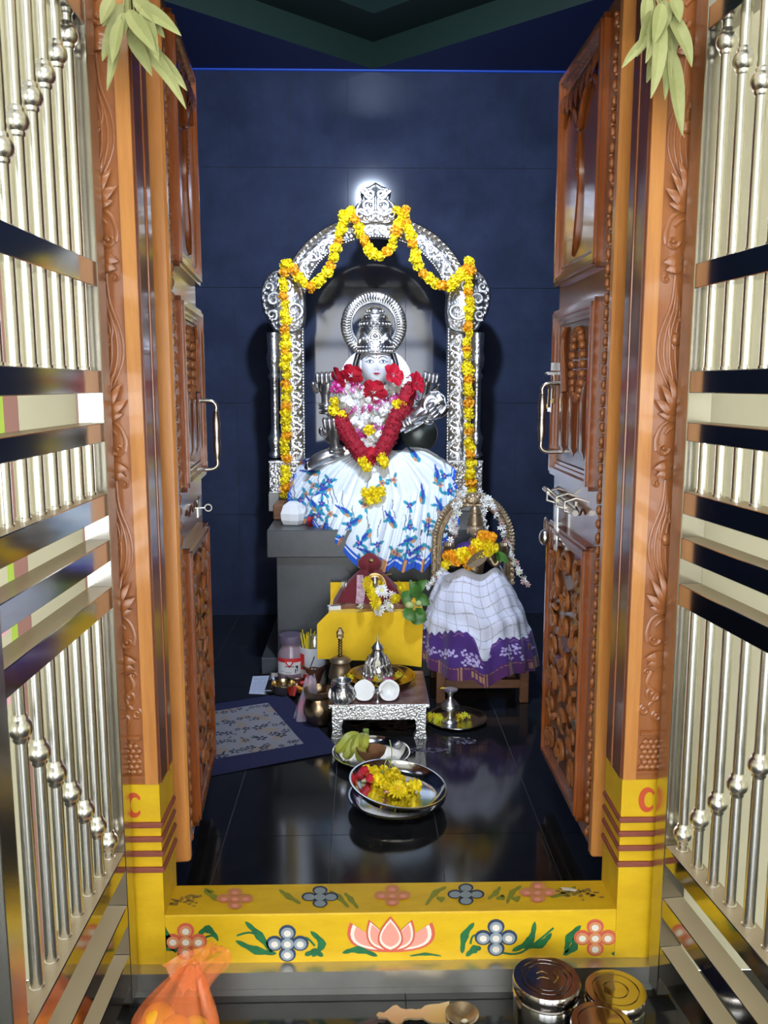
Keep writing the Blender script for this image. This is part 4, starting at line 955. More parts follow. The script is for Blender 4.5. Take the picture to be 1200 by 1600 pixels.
# white wrap, red cloth and brown block at the left of the pedestal top
bm = B(); q = P(458, 809, 3.76); lathe(bm, (q.x, 3.76, .668), [(.045, 0), (.055, .02), (.058, .05), (.045, .085), (.02, .10), (0, .098)], 9, Matrix.Rotation(.3, 3, 'Z'), wob=.12, k=4)
obj('paper_wrap', bm, mat('white paper', (.8, .8, .8), .7), label='crumpled white paper wrap on the left corner of the pedestal', cat='paper')
q0 = P(428, 800, 3.9); bm = box(B(), q0.x, q0.x+.05, 3.86, 4.02, .667, .74, .006); obj('wooden_block', bm, wood_plain, label='small brown wooden block at the left end of the pedestal top', cat='block')
bm = grid(B(), 14, 8, lambda u, v: P(480+28*u, 806+16*v+4*math.sin(u*9), 3.70-.03*math.sin(v*3+u*5))+Vector((0, 0, .004)))
obj('red_cloth', bm, mat('red cloth', (.45, .02, .04), .7), label='scrap of red cloth tucked under the blue hem on the pedestal', cat='cloth')
# ================================================================== YELLOW CLOTH ALTAR AND SMALL MAROON IDOL
YF = 3.40; zt = P(585, 956, YF).z
al = empty('altar_box', (P(585, 956, YF).x, YF+.09, 0), 'low altar box draped in bright yellow cloth in front of the granite pedestal', 'altar')
xa, xb = P(518, 956, YF).x, P(660, 956, YF).x
obj('box_body', box(B(), xa+.005, xb-.005, YF+.015, YP-.004, 0, zt-.006), mat('dark box', (.02, .02, .022), .6), al)
ycl = mat('yellow cloth', (.90, .56, .005), .8, bump=.12, bscale=700, sheen=.3)
def yc(u, v):
    if v < .25:
        t = v/.25; x = xa-.012+(xb-xa+.016)*u; return Vector((x, YP-.03-.0*t, P(520, 908, YP).z+(zt-P(520, 908, YP).z)*t+.002))
    if v < .5:
        t = (v-.25)/.25; x = xa-.012+(xb-xa+.016)*u; return Vector((x, YP-.03+(YF-YP+.03)*t, zt+.001+.0025*math.sin(u*9+t*7)*math.sin(math.pi*t)))
    t = (v-.5)/.5; zb_ = P(500, 1027, YF).z+(P(657, 1038, YF).z-P(500, 1027, YF).z)*u
    l = xa-.012-(P(518, 975, YF).x-P(500, 975, YF).x)*min(1, t*4); r = xb+.004-.008*t
    return Vector((l+(r-l)*u, YF-.008-.010*t-.005*math.sin(u*6+1)*t-.003*math.sin(u*17+t*3)*t, zt+(zb_-zt)*t+.004*math.sin(u*5)*t))
obj('yellow_cloth', grid(B(), 60, 60, yc), ycl, al, smooth=True)
si = empty('small_idol', P(578, 945, 3.52), 'small idol wrapped in dark maroon cloth with a gold arch, seated on the yellow altar', 'idol')
mar = mat('maroon cloth', (.16, .006, .014), .75, bump=.2, bscale=200, sheen=.3)
cI = P(578, 948, 3.53); hI = P(578, 866, 3.53).z-zt; cI.z = zt
bm = B(); lathe(bm, cI, [(.155, .006), (.15, .02), (.125, .3*hI), (.085, .5*hI), (.058, .62*hI), (.040, .70*hI), (.050, .78*hI), (.052, .86*hI), (.034, .95*hI), (.012, 1.02*hI), (0, 1.03*hI)], 40, Matrix.Diagonal((1, .55, 1)), wob=.035, k=9)
obj('robe', bm, mar, si, smooth=True)
obj('tray_base', box(B(), cI.x-.155, cI.x+.165, 3.44, 3.47, zt+.002, zt+.022, .003), mat('brown board', (.20, .09, .05), .6), si)
bm = B(); c = P(586, 915, 3.44)
for r in (.044, .036): tube(bm, [c+Vector((r*math.cos(a), 0, r*math.sin(a)*1.15)) for a in np.linspace(0, math.pi, 15)], .006, 6)
tube(bm, [c+Vector((-.07, .02, .02)), c+Vector((.07, .02, .045))], .003, 5)
obj('gold_arch', bm, mat('gold', (.75, .52, .25), .3, 1), si, smooth=True)
bm = B(); lathe(bm, c+Vector((0, .0, -.06)), [(.016, 0), (.02, .03), (.012, .055), (.017, .07), (.014, .085), (.005, .10)], 12); obj('figure', bm, silver_fine, si, smooth=True)
bm = B(); ball(bm, c+Vector((-.005, .01, .012)), .018, (1.3, .5, .7), 10, 6); obj('pink_cloth', bm, pet_mag, si, smooth=True)
bm = B(); ball(bm, P(580, 876, 3.48), .012, (1, .5, .8), 8, 6); obj('face_ornament', bm, brass, si)
bm = B(); c = P(563, 915, 3.42); prism(bm, [(-.016, -.035), (-.02, -.075), (.012, -.08), (.02, -.03), (.012, .045), (-.014, .045)], lambda s, t, d: c+Vector((s, -d, t)), .003)
obj('card', bm, mat('pale pink card', (.75, .60, .66), .5, var=.6, vscale=60, col2=(.35, .12, .22)), label='small pale pink printed card leaning on the maroon idol', cat='card')
for x, y, dy, me, s, lb in ((573, 912, 3.375, DY, .034, 'yellow chrysanthemum left of the gold arch on the altar'), (598, 911, 3.375, DY, .034, 'yellow chrysanthemum right of the gold arch on the altar'), (625, 919, 3.41, DY, .032, 'yellow chrysanthemum on the right slope of the maroon idol'),
        (581, 927, 3.37, DY, .032, 'yellow chrysanthemum in the middle row above the lowest yellow one'), (586, 940, 3.355, DY, .035, 'lowest and largest yellow chrysanthemum at the altar front'), (618, 936, 3.38, DY, .028, 'folded yellow chrysanthemum at the right of the altar front'),
        (540, 914, 3.40, DW, .031, 'white chrysanthemum on the left slope of the maroon idol'), (596, 923, 3.36, DW, .028, 'white chrysanthemum between the yellow chrysanthemums'), (565, 949, 3.375, DW, .029, 'white chrysanthemum lying left on the altar edge'), (593, 953, 3.37, DW, .031, 'white chrysanthemum at the centre of the altar edge'), (607, 949, 3.375, DW, .028, 'white chrysanthemum at the right of the altar edge')):
    loose('chrysanthemum', me, P(x, y, dy), s, lb, 'flower', 'chrysanthemums on the yellow altar', (R(76 if y < 945 else 58)+rnd.uniform(-.2, .2), rnd.uniform(-.3, .3), rnd.uniform(0, 6)))
js = empty('jasmine_cluster', P(608, 934, 3.42), 'small cluster of white jasmine on the right of the altar front', 'flowers')
for k in range(14): inst('blossom', ST['w'], js, P(608+rnd.uniform(-7, 7), 934+rnd.uniform(-9, 8), 3.42+rnd.uniform(-.02, .01)), rrot(rnd), .013)
q = G(522, 949, zt+.01); bm = box(B(), -.026, .026, -.017, .017, -.008, .008, .001); o = obj('matchbox', bm, mat('white matchbox', (.72, .72, .74), .6), label='white matchbox at the left front of the yellow altar', cat='matchbox'); o.location = q; o.rotation_euler = (0, 0, .25)
obj('matchbox_print', box(B(), -.015, .017, -.010, .010, .008, .0086), mat('grey print', (.2, .2, .22), .6), o, local=True)
lv = empty('betel_leaves', G(648, 955, zt), 'bundle of green betel leaves at the right edge of the yellow altar', 'leaves')
for k, (a, b, w_) in enumerate((((640, 925), (668, 905), .05), ((650, 928), (672, 945), .05), ((638, 922), (632, 945), .05), ((640, 960), (668, 968), .06), ((650, 950), (664, 972), .05), ((655, 935), (640, 905), .045), ((632, 950), (650, 970), .05))):
    bm = leafmesh(B(), P(*a, 3.40-.006*k), P(*b, 3.385-.006*k), w_, .15); obj('leaf', bm, leaf_green, lv, smooth=True)
obj('stem', tube(B(), cr([P(648, 928, 3.38), P(655, 912, 3.38), P(652, 900, 3.38)], 4), .002, 5), leaf_green, lv)
gu = mat('pale green skin', (.52, .60, .22), .4, var=.3, vscale=20)
for i, (x, y, r) in enumerate(((640, 946, .018), (654, 943, .014))):
    bm = B(); ball(bm, P(x, y, 3.365), r, (1.1, 1, .9), 14, 10); obj('areca_fruit', bm, gu, smooth=True, label=('larger' if i == 0 else 'smaller')+' pale green fruit lying on the betel leaves, '+('left' if i == 0 else 'right'), cat='fruit', group='fruit on the betel leaves')
# ================================================================== SILVER FOOTED TABLE
zc_ = .135; A_, B_, C_, D_ = G(513, 1103, zc_), G(672, 1103, zc_), G(662, 1050, zc_), G(516, 1050, zc_)
yf, yb = 2.945, 3.31; xl, xr = A_.x, B_.x
tb = empty('low_table', ((xl+xr)/2, (yf+yb)/2, 0), 'low silver-foil footed table stained red on top, in front of the yellow altar', 'table')
top = obj('table_top', box(B(), xl, xr, yf, yb, zc_-.014, zc_, .002), silver_white, tb)
obj('stained_surface', box(B(), xl+.002, xr-.002, yf+.004, yb-.002, zc_, zc_+.0015), mat('stained top', (.34, .25, .26), .35, .3, var=.9, vscale=14, col2=(.13, .02, .02)), tb, label='red stained table surface')
for y0, y1 in ((yf+.012, yf+.02), (yb-.02, yb-.012)): obj('apron', box(B(), xl+.012, xr-.012, y0, y1, zc_-.062, zc_-.014, .001), silver_white, tb)
for x0, x1 in ((xl+.012, xl+.02), (xr-.02, xr-.012)): obj('apron', box(B(), x0, x1, yf+.02, yb-.02, zc_-.062, zc_-.014, .001), silver_white, tb)
for sx in (-1, 1):
    for y0 in (yf+.012, yb-.052):
        xx = (xl+.012) if sx < 0 else (xr-.012)
        pr2 = [(0, zc_-.06), (.040, zc_-.06), (.036, .05), (.034, .03), (.040, .012), (.044, 0), (-.004, 0), (0, .012), (.002, .03)]
        bm = B(); prism(bm, [(xx-sx*a, z) for a, z in pr2], lambda s, t, d: Vector((s, y0+d, t)), .04); bmesh.ops.recalc_face_normals(bm, faces=bm.faces)
        obj('leg', bm, silver_white, tb)
def dish(name, c, r, h, m, label, cat, rim=.004, M=None, group=None, wall=.25, inner=None):
    bm = B(); lathe(bm, c, [(0, 0), (r*.72, 0), (r*.86, h*wall), (r*.97, h), (r, h+rim*.3), (r*.995, h+rim), (r*.96, h+rim), (r*.85, h*wall+.003), (r*.72, .003), (0, .003)], 48, M)
    return obj(name, bm, m, smooth=True, label=label, cat=cat, group=group)
zT = zc_+.002
c = G(595, 1067, zT); pl1 = dish('brass_plate', (c.x, c.y, zT), .135, .03, brass, 'large brass rimmed plate at the back of the low silver table', 'plate')
dish('inner_plate', (c.x-.01, c.y+.01, zT+.005), .10, .028, mat('dull bronze', (.40, .30, .19), .3, 1), 'smaller bronze dish nested in the large brass plate', 'plate')
# small silver shrine
cS = Vector((P(590, 1050, c.y+.01).x, c.y+.01, zT+.012)); hS = P(590, 1012, cS.y).z-cS.z
sh = empty('silver_shrine', cS, 'small silver filigree shrine with an umbrella finial, standing in the brass plate', 'shrine')
bm = B(); lathe(bm, cS, [(.058, 0), (.058, .006), (.052, .01), (.05, .35*hS), (.040, .6*hS), (.026, .82*hS), (.018, .92*hS), (.022, .95*hS), (.010, 1*hS)], 22, None, wob=.06, k=8); obj('shrine_body', bm, silver, sh, smooth=True)
bm = B()
for k in range(14):
    a = 2*math.pi*k/14; tube(bm, cr([cS+Vector((r_*math.cos(a+da), r_*math.sin(a+da), z*hS)) for r_, z, da in ((.055, .06, 0), (.054, .3, .15), (.045, .55, -.1), (.034, .75, 0))], 4), .003, 5)
    ball(bm, cS+Vector((.056*math.cos(a+.2), .056*math.sin(a+.2), .18*hS)), .007, (1, 1, 1.2), 7, 5); ball(bm, cS+Vector((.046*math.cos(a+.2), .046*math.sin(a+.2), .5*hS)), .005, (1, 1, 1.2), 6, 4)
obj('filigree', bm, silver_fine, sh, smooth=True)
bm = B(); lathe(bm, cS+Vector((0, 0, hS*1.0)), [(.026, 0), (.024, .006), (.016, .014), (.008, .02), (.004, .026), (.0015, .055), (0, .056)], 18); obj('umbrella_finial', bm, silver_fine, sh, smooth=True)
obj('flower_disc', daisy_bm if False else lathe(B(), cS+Vector((0, -.045, hS*.62)), [(0, 0), (.012, 0), (.012, .004), (0, .006)], 8, Matrix.Rotation(R(80), 3, 'X')), pet_cream, sh)
for k in range(6):
    loose('tiny_flower', SMW[k % 3], Vector((cS.x-.05+.02*k, cS.y-.062, zT+.03)), .012, ('first', 'second', 'third', 'fourth', 'fifth', 'sixth')[k]+' tiny blossom from the left along the foot of the silver shrine', 'flower', 'tiny blossoms at the silver shrine')
CLUMP = [star(1, marig_y, 7, w=.2, cup=.7), star(1, mat('lime petals', (.72, .74, .03), .6), 7, w=.2, cup=.7)]
def clump(name, ctr, rx, ry, h, n, label, s=.013, lime=0, seed=1):
    r_ = random.Random(seed); e = empty(name, ctr, label, 'flowers')
    for k in range(n):
        a, q = r_.uniform(0, 6.28), math.sqrt(r_.random()); inst('petal_cluster', CLUMP[1 if r_.random() < lime else 0], e, Vector(ctr)+Vector((rx*q*math.cos(a), ry*q*math.sin(a), h*(1-q*q)*r_.random()+s*.3)), (r_.uniform(-.9, .9), r_.uniform(-.9, .9), r_.uniform(0, 6)), s*r_.uniform(.7, 1.2))
    return e
clump('flower_heap', (cS.x-.005, cS.y-.075, zT+.012), .036, .022, .03, 34, 'heap of yellow petals in front of the silver shrine', lime=.4, seed=3)
clump('flower_heap', (cS.x-.115, cS.y-.01, zT+.02), .02, .03, .015, 9, 'few yellow petals at the left side of the brass plate', lime=.5, seed=4)
clump('flower_heap', (cS.x+.085, cS.y-.01, zT+.02), .02, .02, .012, 6, 'few yellow petals at the right side of the brass plate', lime=.5, seed=5)
# hand bell standing on its mouth behind the pot
cB = Vector((P(532, 1050, 3.24).x, 3.24, zT)); hb = P(532, 980, 3.24).z-zT; b0 = hb*.42
bl = empty('hand_bell', cB, 'brass hand bell with a tall beaded handle at the back left of the low table', 'bell')
bm = B(); lathe(bm, cB, [(.048, 0), (.046, .01), (.040, .04*1), (.036, b0*.62), (.038, b0*.74), (.044, b0*.78), (.042, b0*.84), (.03, b0*.95), (.012, b0)], 24); obj('bell_cup', bm, brass_dark, bl, smooth=True)
bm = B(); lathe(bm, cB, [(.008, b0)]+[(.0065+.0035*(k % 2), b0+(hb*.78-b0)*k/14) for k in range(15)]+[(.008, hb*.78)], 12); obj('handle', bm, brass, bl, smooth=True)
bm = B(); lathe(bm, cB, [(.008, hb*.77), (.015, hb*.80), (.013, hb*.85), (.016, hb*.89), (.011, hb*.94), (.006, hb*.97), (.007, hb*.985), (0, hb)], 12, wob=.12, k=5); obj('finial', bm, brass_dark, bl, smooth=True)
# silver pot, coconuts, small lamp
cP = G(535, 1097, zT); cP.z = zT
pt = empty('silver_pot', cP, 'small embossed silver pot at the front left of the low table', 'pot')
bm = B(); lathe(bm, cP, [(.0, 0), (.030, 0), (.042, .012), (.047, .032), (.042, .052), (.028, .064), (.024, .068), (.026, .074), (.036, .082), (.034, .084), (.023, .075), (.02, .066), (.0, .06)], 30, None, wob=.015, k=15); obj('pot_body', bm, silver, pt, smooth=True)
bm = B()
for k in range(16):
    a = 2*math.pi*k/16; tube(bm, cr([cP+Vector((r_*math.cos(a+da), r_*math.sin(a+da), z)) for r_, z, da in ((.035, .006, 0), (.047, .02, .1), (.0485, .034, 0), (.043, .05, -.1))], 3), .0028, 5)
obj('leaf_emboss', bm, silver_fine, pt, smooth=True)
shell = mat('coconut shell', (.16, .065, .03), .8, bump=.8, bscale=60); meat = mat('coconut meat', (.86, .87, .87), .45)
for i, (x, y, rz, lb) in enumerate(((569, 1081, -.1, 'left half coconut facing forward on the low table, flat white flesh'), (608, 1078, .12, 'right half coconut on the low table, hollow white flesh visible'))):
    cc_ = G(x, 1096, zT); cc_ = Vector((P(x, y, cc_.y+.005).x, cc_.y+.005, zT+.041))
    e = empty('coconut_half', cc_, lb, 'coconut', 'coconut halves on the low table')
    Mx = Matrix.Rotation(rz, 3, 'Z') @ Matrix.Rotation(R(68), 3, 'X')
    bm = B(); lathe(bm, cc_, [(.0385, 0), (.040, -.006), (.036, -.022), (.024, -.034), (0, -.039)], 28, Mx, wob=.02, k=5); obj('shell', bm, shell, e, smooth=True)
    bm = B(); lathe(bm, cc_, [(.0388, -.002), (.0385, .001), (.030, .001), (.026, -.004), (.015, -.015), (0, -.019)] if i else [(.0388, -.002), (.0385, .001), (.030, .0012), (.02, .0), (0, -.001)], 28, Mx, wob=.02, k=5); obj('flesh', bm, meat, e, smooth=True)
cl = G(590, 1096, zT); cl.z = zT
bm = B(); lathe(bm, cl, [(.014, 0), (.012, .004), (.004, .008), (.004, .026), (.008, .030), (.016, .036), (.018, .042), (.015, .040), (0, .034)], 16); obj('oil_lamp', bm, silver_fine, smooth=True, label='tiny silver stemmed lamp between the two coconut halves', cat='lamp')
# ================================================================== TRAY, JARS AND BOWLS AT THE LEFT
q1, q2, q3 = G(414, 1087), G(500, 1087), G(430, 1058)
tr = empty('steel_tray', ((q1.x+q2.x)/2, (q1.y+q3.y)/2, 0), 'rectangular steel tray on the floor left of the low table', 'tray')
bm = B(); x0, x1, y0, y1 = q1.x-.0, q2.x+.02, q1.y, q3.y+.0
rings = []
for o, z in ((.02, .001), (.012, .004), (.004, .020), (0, .022), (-.002, .020), (.002, .018), (.014, .002), (.02, -.0)):
    rings.append([bm.verts.new((x, y, z+.001)) for x, y in ((x0+o, y0+o), (x1-o, y0+o), (x1-o, y1-o), (x0+o, y1-o))])
for a, b in zip(rings, rings[1:]):
    for i in range(4): bm.faces.new((a[i], a[(i+1) % 4], b[(i+1) % 4], b[i]))
bm.faces.new(rings[0])
obj('tray_body', bm, mat('worn steel', (.50, .50, .52), .28, 1, var=.4, vscale=20), tr)
def bowl(name, x, y, r, h, z, m, label, cat='bowl'):
    c = G(x, y, z); bm = B(); lathe(bm, (c.x, c.y, z), [(0, 0), (r*.7, 0), (r*.72, h*.1), (r*.92, h*.3), (r*.96, h*.7), (r*1.02, h), (r*.97, h+.002), (r*.9, h*.7), (r*.86, h*.3), (r*.6, h*.12), (0, h*.1)], 36)
    return obj(name, bm, m, smooth=True, label=label, cat=cat), c
br2 = mat('pale brass', (.72, .60, .36), .2, 1)
bowl('brass_bowl', 443, 1083, .052, .042, .004, br2, 'front brass bowl on the steel tray, empty and shiny')
b2, c2 = bowl('brass_bowl', 463, 1071, .046, .045, .004, mat('dim brass', (.45, .36, .26), .28, 1), 'rear brass bowl on the steel tray, filled with red powder')
bm = B(); lathe(bm, (c2.x, c2.y, .030), [(.040, 0), (.025, .007), (0, .010)], 20, wob=.05, k=3); obj('red_powder', bm, mat('vermilion powder', (.22, .012, .015), .95, bump=.5, bscale=150), smooth=True, label='red powder heaped in the rear brass bowl', cat='powder')
om = mat('orange packet', (.88, .38, .03), .4); rm = mat('red packet', (.55, .04, .04), .4)
for i, (x, y, m, lb) in enumerate(((466, 1080, om, 'orange packet leaning on the front brass bowl'), (474, 1072, rm, 'red packet lying on the tray behind the orange one'), (481, 1076, om, 'second orange packet at the right end of the tray'), (458, 1084, rm, 'small red packet at the tray front edge'))):
    c = G(x, y, .02); bm = box(B(), -.020, .020, -.006, .006, -.028, .028, .002)
    for v in bm.verts: v.co.x += .004*math.sin(v.co.z*90)
    o = obj('packet', bm, m, label=lb, cat='packet'); o.location = c+Vector((0, 0, .01)); o.rotation_euler = (R(55), R(25-30*i), .3*i)
# jars
jc = P(455, 1056, 3.555); jc.z = 0; jr = .058; jh = P(455, 993, jc.y).z
jar = empty('plastic_jar', (jc.x, jc.y, .005), 'plastic jar with a dull purple lid and red-white label beside the pedestal', 'jar')
bm = B(); lathe(bm, (jc.x, jc.y, .005), [(0, 0), (jr*.93, 0), (jr, .01), (jr, jh*.56), (jr*.97, jh*.62), (jr*.8, jh*.74), (jr*.74, jh*.80), (jr*.74, jh*.86)], 32)
obj('jar_body', bm, mat('smoky plastic', (.34, .25, .30), .15, spec=.6, alpha=.86), jar, smooth=True)
bm = B(); lathe(bm, (jc.x, jc.y, .005), [(0, 0), (jr*.9, .002), (jr*.96, .01), (jr*.96, jh*.24), (0, jh*.25)], 24); obj('powder_fill', bm, mat('rust powder', (.36, .12, .10), .9), jar, smooth=True)
bm = B(); lathe(bm, (jc.x, jc.y, .005), [(jr*.78, jh*.84), (jr*.86, jh*.845), (jr*.88, jh*.96), (jr*.84, jh), (0, jh*1.01)], 32, None, wob=.01, k=24); obj('lid', bm, mat('dull purple plastic', (.12, .09, .14), .5), jar, smooth=True)
def wrap(parent, c, r, z0, z1, m, name, a0=-2.7, a1=-.45, n=24, label=None, poly=None):
    bm = B()
    if poly is None: lathe(bm, (c.x, c.y, 0), [(r, z0), (r, z1)], n, a0=a0, a1=a1)
    else: bm.faces.new([bm.verts.new((c.x+r*math.cos(a), c.y+r*math.sin(a), z)) for a, z in poly])
    return obj(name, bm, m, parent, smooth=True, label=label)
lw = mat('white label', (.72, .72, .74), .45); lr = mat('red label', (.62, .03, .03), .45); lk = mat('dark label ink', (.03, .03, .035), .5)
lab = wrap(jar, jc, jr+.0008, jh*.27, jh*.60, lw, 'label_sheet')
wrap(lab, jc, jr+.0014, jh*.52, jh*.60, lr, 'label_band')
zq = jh*.50; wrap(lab, jc, jr+.0020, 0, 0, lr, 'label_badge', poly=[(-1.95, zq+.015), (-1.6, zq+.018), (-1.25, zq+.015), (-1.35, zq-.002), (-1.6, zq-.02), (-1.85, zq-.002)])
wrap(lab, jc, jr+.0026, 0, 0, lw, 'label_badge_letters', poly=[(-1.78, zq+.008), (-1.42, zq+.008), (-1.48, zq-.004), (-1.72, zq-.004)])
for a0, a1, z0, z1 in ((-1.95, -1.25, .43, .445), (-1.15, -.95, .40, .45), (-1.2, -1.12, .30, .38), (-1.05, -.98, .33, .43), (-2.3, -2.0, .33, .335), (-1.9, -1.5, .31, .316)):
    wrap(lab, jc, jr+.0016, jh*z0, jh*z1, lk, 'label_print', a0, a1, 5)
j2 = P(489, 1052, 3.55); j2.z = 0; r2_ = .058; h2 = P(489, 1008, j2.y).z
jb2 = empty('incense_jar', (j2.x, j2.y, 0), 'open steel-topped jar with white and red label holding yellow incense sticks', 'jar')
bm = B(); lathe(bm, (j2.x, j2.y, 0), [(0, 0), (r2_, 0), (r2_, h2), (r2_*.96, h2), (r2_*.9, .01)], 30); obj('jar_body', bm, mat('white jar wall', (.66, .67, .70), .35), jb2, smooth=True)
wrap(jb2, j2, r2_+.001, h2*.12, h2*.34, lr, 'label_band', -2.3, -1.0)
wrap(jb2, j2, r2_+.0012, h2*.45, h2*.85, lr, 'label_band', -2.7, -2.15)
wrap(jb2, j2, r2_+.0016, 0, 0, lk, 'label_print', poly=[(-1.85, h2*.42), (-1.78, h2*.42), (-1.35, h2*.80), (-1.42, h2*.82)])
bm = B(); lathe(bm, (j2.x+.01, j2.y, h2), [(.03, -.02), (.032, .03), (.024, .045), (0, .05)], 18); obj('steel_cup', bm, silver_fine, jb2, smooth=True)
for k in range(22):
    a = rnd.uniform(0, 6.28); b_ = Vector((j2.x-.018+.006*math.cos(a), j2.y-.02+.006*math.sin(a), h2*.5)); t_ = b_+Vector((.025*math.cos(a), .02*math.sin(a), h2*.5+rnd.uniform(.04, .075)))
    obj('incense_stick', tube(B(), [b_, t_], .0016, 4), marig_y if k % 4 else mat('dark stick', (.08, .07, .06), .7), jb2)
obj('incense_stick', tube(B(), [(j2.x+.0, j2.y, h2*.6), P(487, 958, j2.y)], .0013, 4), MATS['dark stick'], jb2, label='one long dark incense stick')
# copper net bowl, bag, brass lota
nb = G(492, 1072, 0); nb = empty('wire_bowl', (nb.x, nb.y, 0), 'flared copper wire mesh bowl behind the brass pot', 'bowl')
cw = mat('copper wire', (.36, .18, .11), .4, .8); c = nb.location
for k in range(26):
    a = 2*math.pi*k/26; obj('wire', tube(B(), cr([c+Vector((r_*math.cos(a+s_), r_*math.sin(a+s_), z)) for r_, z, s_ in ((.02, .004, 0), (.026, .03, .1), (.038, .07, .25), (.058, .10, .35))], 4), .0022, 5), cw, nb)
bm = B()
for r_, z in ((.026, .03), (.038, .07), (.058, .10), (.022, .005)): tube(bm, [c+Vector((r_*math.cos(a), r_*math.sin(a), z+.004*math.sin(a*7))) for a in np.linspace(0, 6.283, 29)], .003, 5, cap=False)
obj('wire_ring', bm, cw, nb)
bm = B(); lathe(bm, c, [(0, .0), (.019, .004), (.030, .05), (.05, .09)], 18); obj('inner_cup', bm, mat('brown cup', (.20, .12, .09), .6), nb, smooth=True)
pc_ = G(496, 1128, 0); pc_ = Vector((P(496, 1128, 3.02).x, 3.10, 0))
bgc = Vector((pc_.x-.05, pc_.y+.05, 0))
def bagf(u, v):
    a = u*2*math.pi; r = (.044*(1-v)**.6+.006+.03*max(0, v-.72))*(1+.12*math.sin(5*a+v*4)); return bgc+Vector((r*math.cos(a)+.02*v, r*math.sin(a)*.8, .004+.17*v+.008*math.sin(3*a)*v))
bag = obj('plastic_bag', grid(B(), 40, 20, bagf, True), mat('clear film', (.70, .62, .80), .12, alpha=.35), smooth=True, label='small clear plastic bag twisted around red contents, left of brass pot', cat='bag')
obj('red_contents', grid(B(), 24, 10, lambda u, v: bgc+Vector((.036*math.sin(math.pi*v)**.6*math.cos(6.283*u)*(1+.1*math.sin(12*u)), .03*math.sin(math.pi*v)**.6*math.sin(6.283*u), .004+.085*v)), True), mat('crimson packet', (.55, .03, .09), .35), bag, smooth=True, label='crimson contents')
lot = lathe(B(), pc_, [(0, 0), (.028, 0), (.046, .015), (.058, .05), (.057, .075), (.047, .100), (.044, .108), (.050, .112), (.055, .128), (.056, .140), (.053, .141), (.048, .125), (.042, .108), (.050, .075), (.04, .03), (0, .02)], 36)
obj('brass_pot', lot, mat('hammered brass', (.42, .30, .18), .3, 1, bump=.4, bscale=50, btype='voronoi'), smooth=True, label='round hammered brass pot on the floor left of the low table', cat='pot')
# paper
pa = [G(x, y, .0008) for x, y in ((395, 1057), (421, 1056), (416, 1085), (389, 1084))]
bm = B(); bm.faces.new([bm.verts.new(p+Vector((0, 0, .001))) for p in pa][::-1]); ex = bmesh.ops.extrude_face_region(bm, geom=bm.faces[:]); bmesh.ops.translate(bm, verts=[v for v in ex['geom'] if isinstance(v, bmesh.types.BMVert)], vec=(0, 0, -.0008)); bmesh.ops.recalc_face_normals(bm, faces=bm.faces)
pp_ = obj('paper_sheet', bm, mat('blue white paper', (.60, .66, .82), .7), label='small sheet of printed paper lying on the floor left of the tray', cat='paper')
bm = B()
for k in range(9):
    for j in range(6):
        if rnd.random() < .25: continue
        t0, t1 = .1+j*.13, .1+j*.13+.09; v_ = .1+k*.095
        def pq(u, v): return (pa[0].lerp(pa[1], u)).lerp(pa[3].lerp(pa[2], u), v)+Vector((0, 0, .0013))
        bm.faces.new([bm.verts.new(p) for p in (pq(t0, v_), pq(t0, v_+.03), pq(t1, v_+.03), pq(t1, v_))])
obj('print_lines', bm, mat('faint ink', (.30, .34, .50), .7), pp_)
# ================================================================== MAT
mA, mB, mC = G(418, 1100), G(474, 1163), G(315, 1116)
du = (mC-mA).normalized(); dv = (mB-mA); dv = (dv-du*dv.dot(du)); LV = dv.length; dv.normalize(); dvr = (mB-mA).normalized()
nu, nv = 220, 150; wide = .75
def mf(u, v): return mA+du*(-.10+(wide+.10)*u)+dvr*(-.08+(LV+.17)*1.05*v)+Vector((0, 0, .0035+.0015*math.sin(u*9)*math.sin(v*7)))
bm = grid(B(), nu, nv, mf); bmesh.ops.recalc_face_normals(bm, faces=bm.faces)
if sum(f.normal.z for f in bm.faces) < 0: bmesh.ops.reverse_faces(bm, faces=bm.faces)
mt = obj('floor_mat', bm, mat('printed mat', (.5, .5, .5), .85, attr='Col', bump=.3, bscale=300), smooth=True, label='grey floral mat with a dark blue border on the floor at left', cat='mat')
LV_ = (mB-mA).length; S = np.repeat(np.arange(nu+1), nv+1)/nu*(wide+.10)-.10; Tt = np.tile(np.arange(nv+1), nu+1)/nv*(LV+.17)*1.05-.08
col = np.tile(np.array([.014, .018, .075]), (len(S), 1)); inner = (S > 0) & (Tt > 0) & (Tt < LV_)
col[inner] = (.27, .27, .31); r_ = random.Random(9)
for k in range(60):
    a, b = r_.uniform(0, wide), r_.uniform(0, LV); m_ = ellm(S, Tt, a, b, .03, .018, r_.uniform(0, 3)) & inner; col[m_] = (.30, .25, .22)
for k in range(140):
    a, b = (k//5)*.034+r_.uniform(0, .022), .03+(k % 5)*(LV_-.06)/4+r_.uniform(-.016, .016); s_ = r_.uniform(.55, 1.0); a0 = r_.uniform(0, 6)
    for q in range(5):
        m_ = ellm(S, Tt, a+.014*s_*math.cos(a0+q*1.257), b+.014*s_*math.sin(a0+q*1.257), .0085*s_, .006*s_, a0+q*1.257); col[m_ & inner] = (.018, .02, .06)
    if k % 2 == 0:
        m_ = ellm(S, Tt, a+.03*math.cos(a0), b+.03*math.sin(a0), .009, .0035, a0); col[m_ & inner] = (.02, .02, .06)
setcol(mt.data, col)
